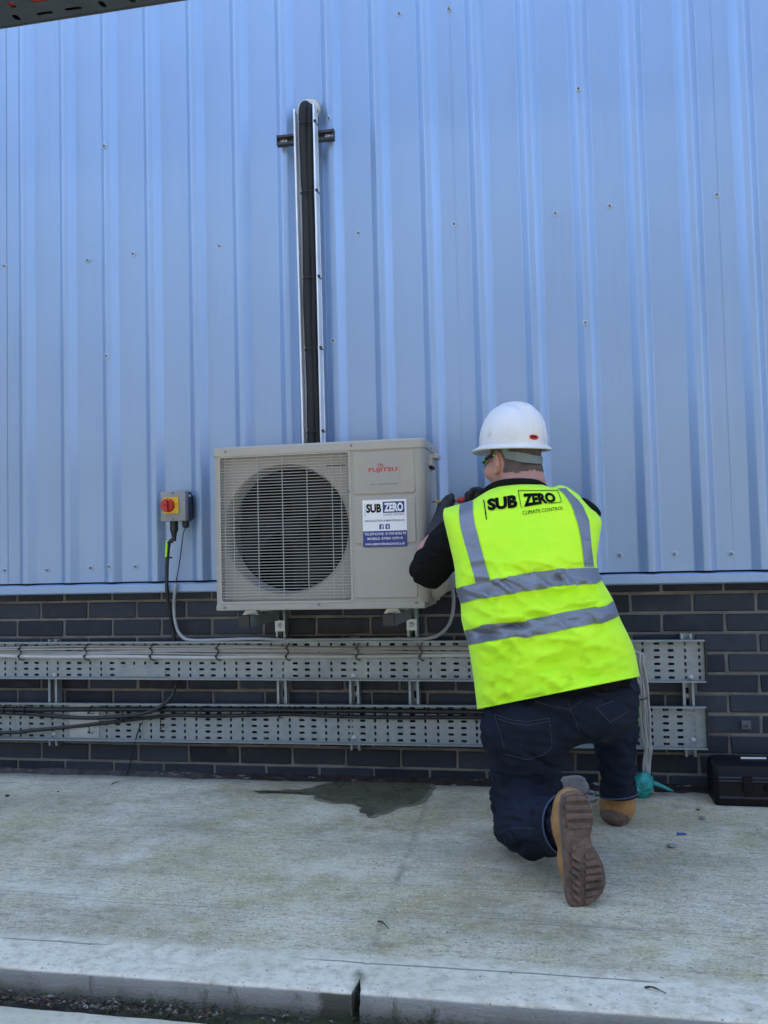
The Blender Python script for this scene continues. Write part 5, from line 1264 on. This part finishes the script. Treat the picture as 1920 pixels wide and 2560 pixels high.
# printed lettering on the back
OT = .0024
on_text(vtree, 'SUB', [H3(555,893), H3(803,852), H3(811,962), H3(566,988)], OT, m_blackp, vobj, .055, 'vest_lettering')
on_text(vtree, 'ZERO', [H3(850,846), H3(1106,838), H3(1136,914), H3(863,957)], OT, m_blackp, vobj, .055, 'vest_lettering')
on_text(vtree, 'CLIMATE CONTROL', [H3(848,990), H3(1188,950), H3(1192,978), H3(852,1022)], OT, m_blackp, vobj, .0, 'vest_lettering')
def line(pts, wd): 
    a = pts; b = [(x+wd[0], y+wd[1]) for x, y in pts]; strip(vtree, Z(a), Z(b), OT, 10, 1).build('vest_lettering', m_blackp, vobj)
line([(525,898),(534,960),(541,1010),(549,1062)], (9, 0)); line([(813,820),(822,880),(838,966)], (5, 1)); line([(813,818),(960,818),(1138,817)], (0, 5)); line([(1136,816),(1156,866),(1170,915)], (5, 0)); line([(1065,925),(1120,920),(1172,914)], (0, 5))
# hem and piping edge along the bottom
hem = MB(); pts = [Vector(vm_.v[k]) for k in range(vring)] + [Vector(vm_.v[0])]; hem.tube(pts, .0026, 6, cap=False).build('hem', m_vest, vobj, smooth=True)

# ---- jeans
def _denim(n, b):
    c = n.mix(n.ramp(n.noise(7, 5, .6), .35, .7), (.0048,.0068,.0135), (.011,.0155,.029))
    c = n.mix(n.math('MULTIPLY', n.ramp(n.noise(420, 2, .6, stretch=(1,1,.4)), .45, .7), .45), c, (.020,.028,.048))
    c = n.mix(n.math('MULTIPLY', n.ramp(n.noise(3, 4, .5, loc=(1,2,8)), .5, .7), .35), c, (.022,.031,.05))
    n.l(c, b.inputs['Base Color']); b.inputs['Roughness'].default_value = .85; b.inputs['Specular IOR Level'].default_value = .2; n.bump(n.noise(500, 3, .7), b, .35, .0015)
m_denim = mat('dark_denim', build=_denim); m_stitch = mat('denim_seam', (.026,.032,.046), .8); m_cuff = M_('denim_cuff', (.05,.075,.13), .85, amt=.2)
js = SDF(.0062)
js.ell(at(1400, 1752, -.80), (.205, .132, .080), .05)
js.ell(at(1314, 1822, -.835), (.122, .118, .100), .05); js.ell(at(1490, 1772, -.81), (.108, .112, .088), .05); js.ell(at(1405, 1800, -.80), (.10, .10, .07), .05)
js.cone(at(1312, 1830, -.815), at(1314, 1960, -.80), .122, .100, .05); js.cone(at(1314, 1960, -.80), Vector((2.075, -.775, .102)), .099, .080, .04)
js.cone(Vector((2.072, -.775, .095)), at(1330, 2064, -.94), .080, .084, .03); js.cone(at(1330, 2064, -.94), at(1404, 2062, -1.035), .083, .074, .03)
js.cone(at(1495, 1765, -.76), knR, .100, .082, .05); js.cone(knR, at(1539, 1850, -.455), .080, .068, .03); js.cone(at(1539, 1850, -.455), at(1544, 1948, -.480), .068, .060, .03)
def jfold(co, n):
    d = fold(.007, 13, 29, 2, (1,1,1.6))(co, n)
    g_ = 1-abs(noise.noise(Vector((co.x*5, co.y*5+4, co.z*17+co.x*6)))); d -= .008*max(0, g_-.78)/.22
    if co.z < .26: g_ = 1-abs(noise.noise(Vector((co.x*8+2, co.y*16, co.z*20)))); d -= .008*max(0, g_-.75)/.25; d += .005*noise.noise(Vector((co.x*10, co.y*30, co.z*34)))
    return d
jm = js.mesh('jeans', jfold); 
for v in jm.vertices:
    if v.co.z < .006: v.co.z = .006
jobj = link('jeans', jm, m_denim, per); jtree = bvh_of(jm)
J5 = lambda x, y: (1150+x*.3014, 1750+y*.3014)
def seam(pts, wd=4.5, off=.0016):
    P = [J5(*q) for q in pts]; mb = MB(); P2 = []
    for i in range(len(P)-1):
        for k in range(5): P2.append((P[i][0]+(P[i+1][0]-P[i][0])*k/5, P[i][1]+(P[i+1][1]-P[i][1])*k/5))
    P2.append(P[-1]); mb.tube([cast(jtree, u, v, off*.3) for u, v in P2], .0013, 5); return mb.build('seam', m_stitch, jobj)
seam([(285,120),(430,165),(560,180),(742,148)]); seam([(312,155),(430,195),(560,208),(740,178)])
seam([(285,120),(330,260),(380,450)]); seam([(742,148),(752,280),(762,390)]); seam([(380,450),(560,495),(700,450),(762,390)])
seam([(890,0),(915,80),(960,170),(985,258)]); seam([(620,10),(760,48),(900,75)]); seam([(915,70),(1010,10)])
seam([(1130,62),(1245,186)]); seam([(1245,186),(1400,90)]); seam([(1130,62),(1280,5)])
seam([(320,1110),(400,1070),(540,1060),(690,1075)])
# pale turned cuffs
cc = at(1412, 2063, -1.045); ax = (at(1404, 2062, -1.035)-at(1330, 2064, -.94)).normalized(); o1 = ax.orthogonal().normalized(); o2 = ax.cross(o1)
cf_o = MB().lathe([(.070, -.045), (.079, -.03), (.0815, .006), (.079, .009), (.070, -.005)], cc, ax, 28).build('cuff', m_denim, per, angle=40)
MB().tube([cc+ax*.008+(o1*math.cos(a)+o2*math.sin(a))*.0795 for a in [2*PI*k/28 for k in range(29)]], .0026, 6).build('cuff_edge', m_cuff, cf_o)
cR = at(1546, 1982, -.482); mb = MB(); mb.lathe([(.056, .04), (.060, .010), (.0615, -.004), (.058, -.006), (.050, .01)], cR, (0,-.1,1), 28)
cf_o = mb.build('cuff', m_denim, per, angle=40); MB().tube([cR+Vector((.0605*math.cos(a), .0605*math.sin(a), -.004+.006*math.cos(a))) for a in [2*PI*k/28 for k in range(29)]], .0024, 6).build('cuff_edge', m_cuff, cf_o)

# ---- boots
m_tan = M_('tan_nubuck', (.36,.19,.065), .85, amt=.3, scale=16, fine=220, bump=.3, dirt=(.14,.09,.05), dirt_amt=.6)
m_sole = M_('brown_outsole', (.135,.085,.062), .8, amt=.55, scale=34, fine=160, bump=.5, dirt=(.22,.17,.14), dirt_amt=.55)
m_mid = M_('grey_midsole', (.13,.135,.13), .7, amt=.2, dirt=(.10,.08,.06), dirt_amt=.4)
# kneeling boot: sole towards the yard, toe on the ground
TOE = gz(1450, 2262, .006); nS = Vector((.24, -.955, .10)).normalized()
def SP(x, y, off=0): return onplane(*J5(x, y), TOE, nS) + nS*off
bt = empty('boot', SP(960, 1200)); bt.parent = per; bt.location = SP(960, 1200)-per.location
out_px = [(860,795),(900,768),(960,758),(1020,775),(1065,830),(1095,900),(1110,980),(1098,1060),(1085,1130),(1098,1200),(1145,1270),(1188,1360),(1210,1460),(1213,1530),(1190,1600),(1130,1668),(1060,1700),(1000,1715),(940,1726),(905,1700),(890,1640),(884,1500),(878,1380),(868,1250),(855,1100),(842,950),(845,860)]
ctr = Vector((970, 1230, 0))
def sole_ring(s, off): return [SP(ctr.x+(x-ctr.x)*s, ctr.y+(y-ctr.y)*s, off) for x, y in out_px]
mb = MB(); rings = [sole_ring(.97, 0), sole_ring(1.0, -.004), sole_ring(1.0, -.020)]; n = len(out_px)
mb.add([p for r in rings for p in r], [(r*n+i, r*n+(i+1) % n, (r+1)*n+(i+1) % n, (r+1)*n+i) for r in range(2) for i in range(n)] + [tuple(range(n))])
mb.build('outsole', m_sole, bt, angle=40)
mb = MB(); rings = [sole_ring(.995, -.020), sole_ring(.985, -.026), sole_ring(.97, -.036)]
mb.add([p for r in rings for p in r], [(r*n+i, r*n+(i+1) % n, (r+1)*n+(i+1) % n, (r+1)*n+i) for r in range(2) for i in range(n)] + [tuple(range(2*n, 3*n))]); mb.build('midsole', m_mid, bt, angle=40)
def lug(q, h=.0065): MB().prism([SP(*p, off=.0002) for p in q], nS*h).build('lug', m_sole, bt)
lug([(880,800),(1040,795),(1055,828),(872,835)]); lug([(866,868),(1080,862),(1088,902),(872,910)]); lug([(868,938),(1094,934),(1096,978),(878,986)]); lug([(882,1014),(1086,1012),(1082,1054),(892,1062)])
for i in range(6):
    y = 1300+i*66; lug([(918+i*2,y-42),(1000,y+10),(990,y+44),(924+i*2,y)])
for i in range(7):
    y = 1262+i*62; xr_ = [1118,1158,1180,1190,1188,1165,1110][i]; lug([(1032,y+14),(xr_-20,y-4),(xr_,y+32),(1040,y+52)])
nz_ = -nS; b1 = SDF(.0055)
hl, tl_ = SP(970, 860, -.05), SP(1020, 1560, -.045); md = SP(985, 1200, -.05)
b1.cone(SP(968, 880, -.064), SP(975, 1150, -.066), .034, .034, .03); b1.cone(SP(975, 1150, -.066), SP(1010, 1400, -.066), .036, .038, .03); b1.cone(SP(1010, 1400, -.066), SP(1045, 1540, -.062), .040, .036, .03)
b1.ell(SP(1035, 1570, -.060), (.040,.034,.034), .02)
b1.cone(SP(965, 940, -.072), anL + Vector((-.004, .03, .012)), .038, .052, .03); b1.cone(SP(975, 1080, -.072), anL + Vector((-.008, .04, -.005)), .042, .052, .03)
link('upper', b1.mesh('upper', fold(.0025, 30, 60, 3)), m_tan, bt)
# planted boot
b2o = empty('boot', (anR.x, anR.y, 0)); b2o.parent = per; b2o.location = Vector((anR.x, anR.y, 0))-per.location
hx, hy = gz(1545, 2068).x, gz(1545, 2068).y; b2 = SDF(.0055); fd = Vector((.06, 1, 0)).normalized(); sdv = Vector((fd.y, -fd.x, 0))
def FB(f, s, z): return Vector((hx, hy, 0)) + fd*f + sdv*s + Vector((0,0,z))
b2.cone(FB(.052, 0, .055), FB(.050, 0, .145), .053, .058, .03).cone(FB(.05, 0, .055), FB(.16, 0, .058), .048, .044, .03).cone(FB(.16, 0, .056), FB(.235, .004, .048), .042, .038, .03).ell(FB(.245, .004, .050), (.044,.040,.034), .02)
link('upper', b2.mesh('upper', fold(.0022, 30, 60, 8)), m_tan, b2o)
sol = []
for k in range(36):
    a = 2*PI*k/36; f = .148-.148*math.cos(a); wd = .049*(1+.18*math.sin((f-.16)*9))-.006*math.exp(-((f-.12)/.05)**2); sol.append((f, wd*math.copysign(abs(math.sin(a))**.6, math.sin(a))))
def ringz(z, s): return [FB(.148+(f-.148)*s-.006*(1 if f < .05 else 0)*(z > .03), l*s, z) for f, l in sol]
rg = [ringz(.001, .965), ringz(.012, 1.0), ringz(.030, 1.01), ringz(.040, .995), ringz(.044, .95)]; n = 36
MB().add([p for r in rg for p in r], [(r*n+i, r*n+(i+1) % n, (r+1)*n+(i+1) % n, (r+1)*n+i) for r in range(4) for i in range(n)] + [tuple(range(n-1,-1,-1)), tuple(range(4*n, 5*n))]).build('outsole', m_sole, b2o, angle=45)
hc = SDF(.005); hc.ell(FB(.030, -.008, .034), (.046, .044, .036), .015); hc.ell(FB(.060, -.004, .028), (.053, .050, .030), .015)
link('heel_guard', hc.mesh('heel_guard'), m_sole, b2o)
hg = SDF(.005); hg.cone(FB(.055, .030, .048), FB(.15, .034, .045), .014, .012, .01); link('midsole', hg.mesh('midsole'), m_mid, b2o)

# ---- gloved hands
m_glove = M_('glove_grey', (.022,.022,.028), .7, amt=.3, bump=.25); m_glove2 = M_('glove_black', (.008,.008,.010), .6, amt=.25, bump=.2)
G8 = lambda x, y, yy: at(1060+x*.12658, 1200+y*.12658, yy)     # enlarged view of the hands
YH = -.315
def hand(prims):
    s = SDF(.0035)
    for a, b, r0, r1 in prims: s.cone(a, b, r0, r1, .006)
    return s
lh = [(wrL.lerp(elL, .38), wrL, .043, .037), (wrL, G8(420, 560, YH-.005), .036, .030), (G8(420, 560, YH-.005), G8(480, 430, YH+.002), .026, .020), (G8(380, 600, YH-.01), G8(440, 470, YH+.02), .020, .020)]
# thumb over the blade, four fingers wrapping behind and below it
lh += [(G8(520, 520, YH-.012), G8(540, 400, YH-.018), .0125, .012), (G8(540, 400, YH-.018), G8(535, 320, YH-.010), .012, .0115)]
for i, (x, y) in enumerate(((470, 350), (410, 400), (370, 450), (340, 505))):
    a, b, c = G8(x+30, y+70, YH+.018), G8(x+5, y+5, YH+.028), G8(x+45, y+20, YH+.006); r = .0105-.0007*i
    lh += [(G8(430, 540, YH+.012), a, .013, r+.001), (a, b, r+.001, r), (b, c, r, r-.001), (c, G8(x+70, y+60, YH-.004), r-.001, r-.002)]
link('glove', hand(lh).mesh('glove', fold(.0012, 60, 120, 5)), m_glove, per)
rh = [(wrR, G8(1060, 300, YH), .034, .030), (G8(1060, 300, YH), G8(920, 320, YH), .028, .022)]
for i, (x, y) in enumerate(((960, 215), (930, 260), (905, 320), (900, 375))):
    a = G8(1040, y+10, YH-.006); b = G8(x, y, YH-.022); c = G8(x-50, y+60, YH-.026+.004*i); d = G8(x-30, y+95, YH-.008); r = .0108-.0005*i
    rh += [(a, b, .013, r), (b, c, r, r-.0008), (c, d, r-.0008, r-.0018)]
rh += [(G8(1060, 290, YH+.01), G8(1000, 205, YH+.012), .014, .012), (G8(1000, 205, YH+.012), G8(905, 290, YH+.012), .012, .0105)]
link('glove', hand(rh).mesh('glove', fold(.0012, 60, 120, 6)), m_glove2, per)
# ---- screwdriver held between the hands
sdv_ = thing('screwdriver', 'red and yellow insulated screwdriver held against the side of the unit', 'screwdriver', G8(165, 432, YH))
ax0, ax1 = G8(165, 434, YH), G8(760, 395, YH); dr = (ax1-ax0).normalized(); Ls = (ax1-ax0).length
def S(t): return ax0 + dr*t
pxm = Ls/595
MB().tube([S(0), S(60*pxm)], .0026, 8).build('blade', m_black, sdv_)
MB().tube([S(60*pxm), S(60*pxm+.002), S(440*pxm)], [.0030, .0040, .0040], 10).build('shaft_sleeve', M_('sleeve_yellow', (.60,.33,.03), .45, amt=.1), sdv_, smooth=True)
MB().lathe([(.006, 0), (.0075, .003), (.0075, .007), (.006, .009)], S(435*pxm), dr, 14).build('collar', M_('collar_yellow', (.60,.36,.05), .45), sdv_, angle=40)
MB().lathe([(.007, 0), (.0115, .003), (.0120, .020), (.0105, .032), (.0125, .045), (.0145, .075), (.012, .095), (.006, .100)], S(495*pxm), dr, 14).build('handle', M_('handle_red', (.42,.025,.02), .4, amt=.12), sdv_, angle=40)
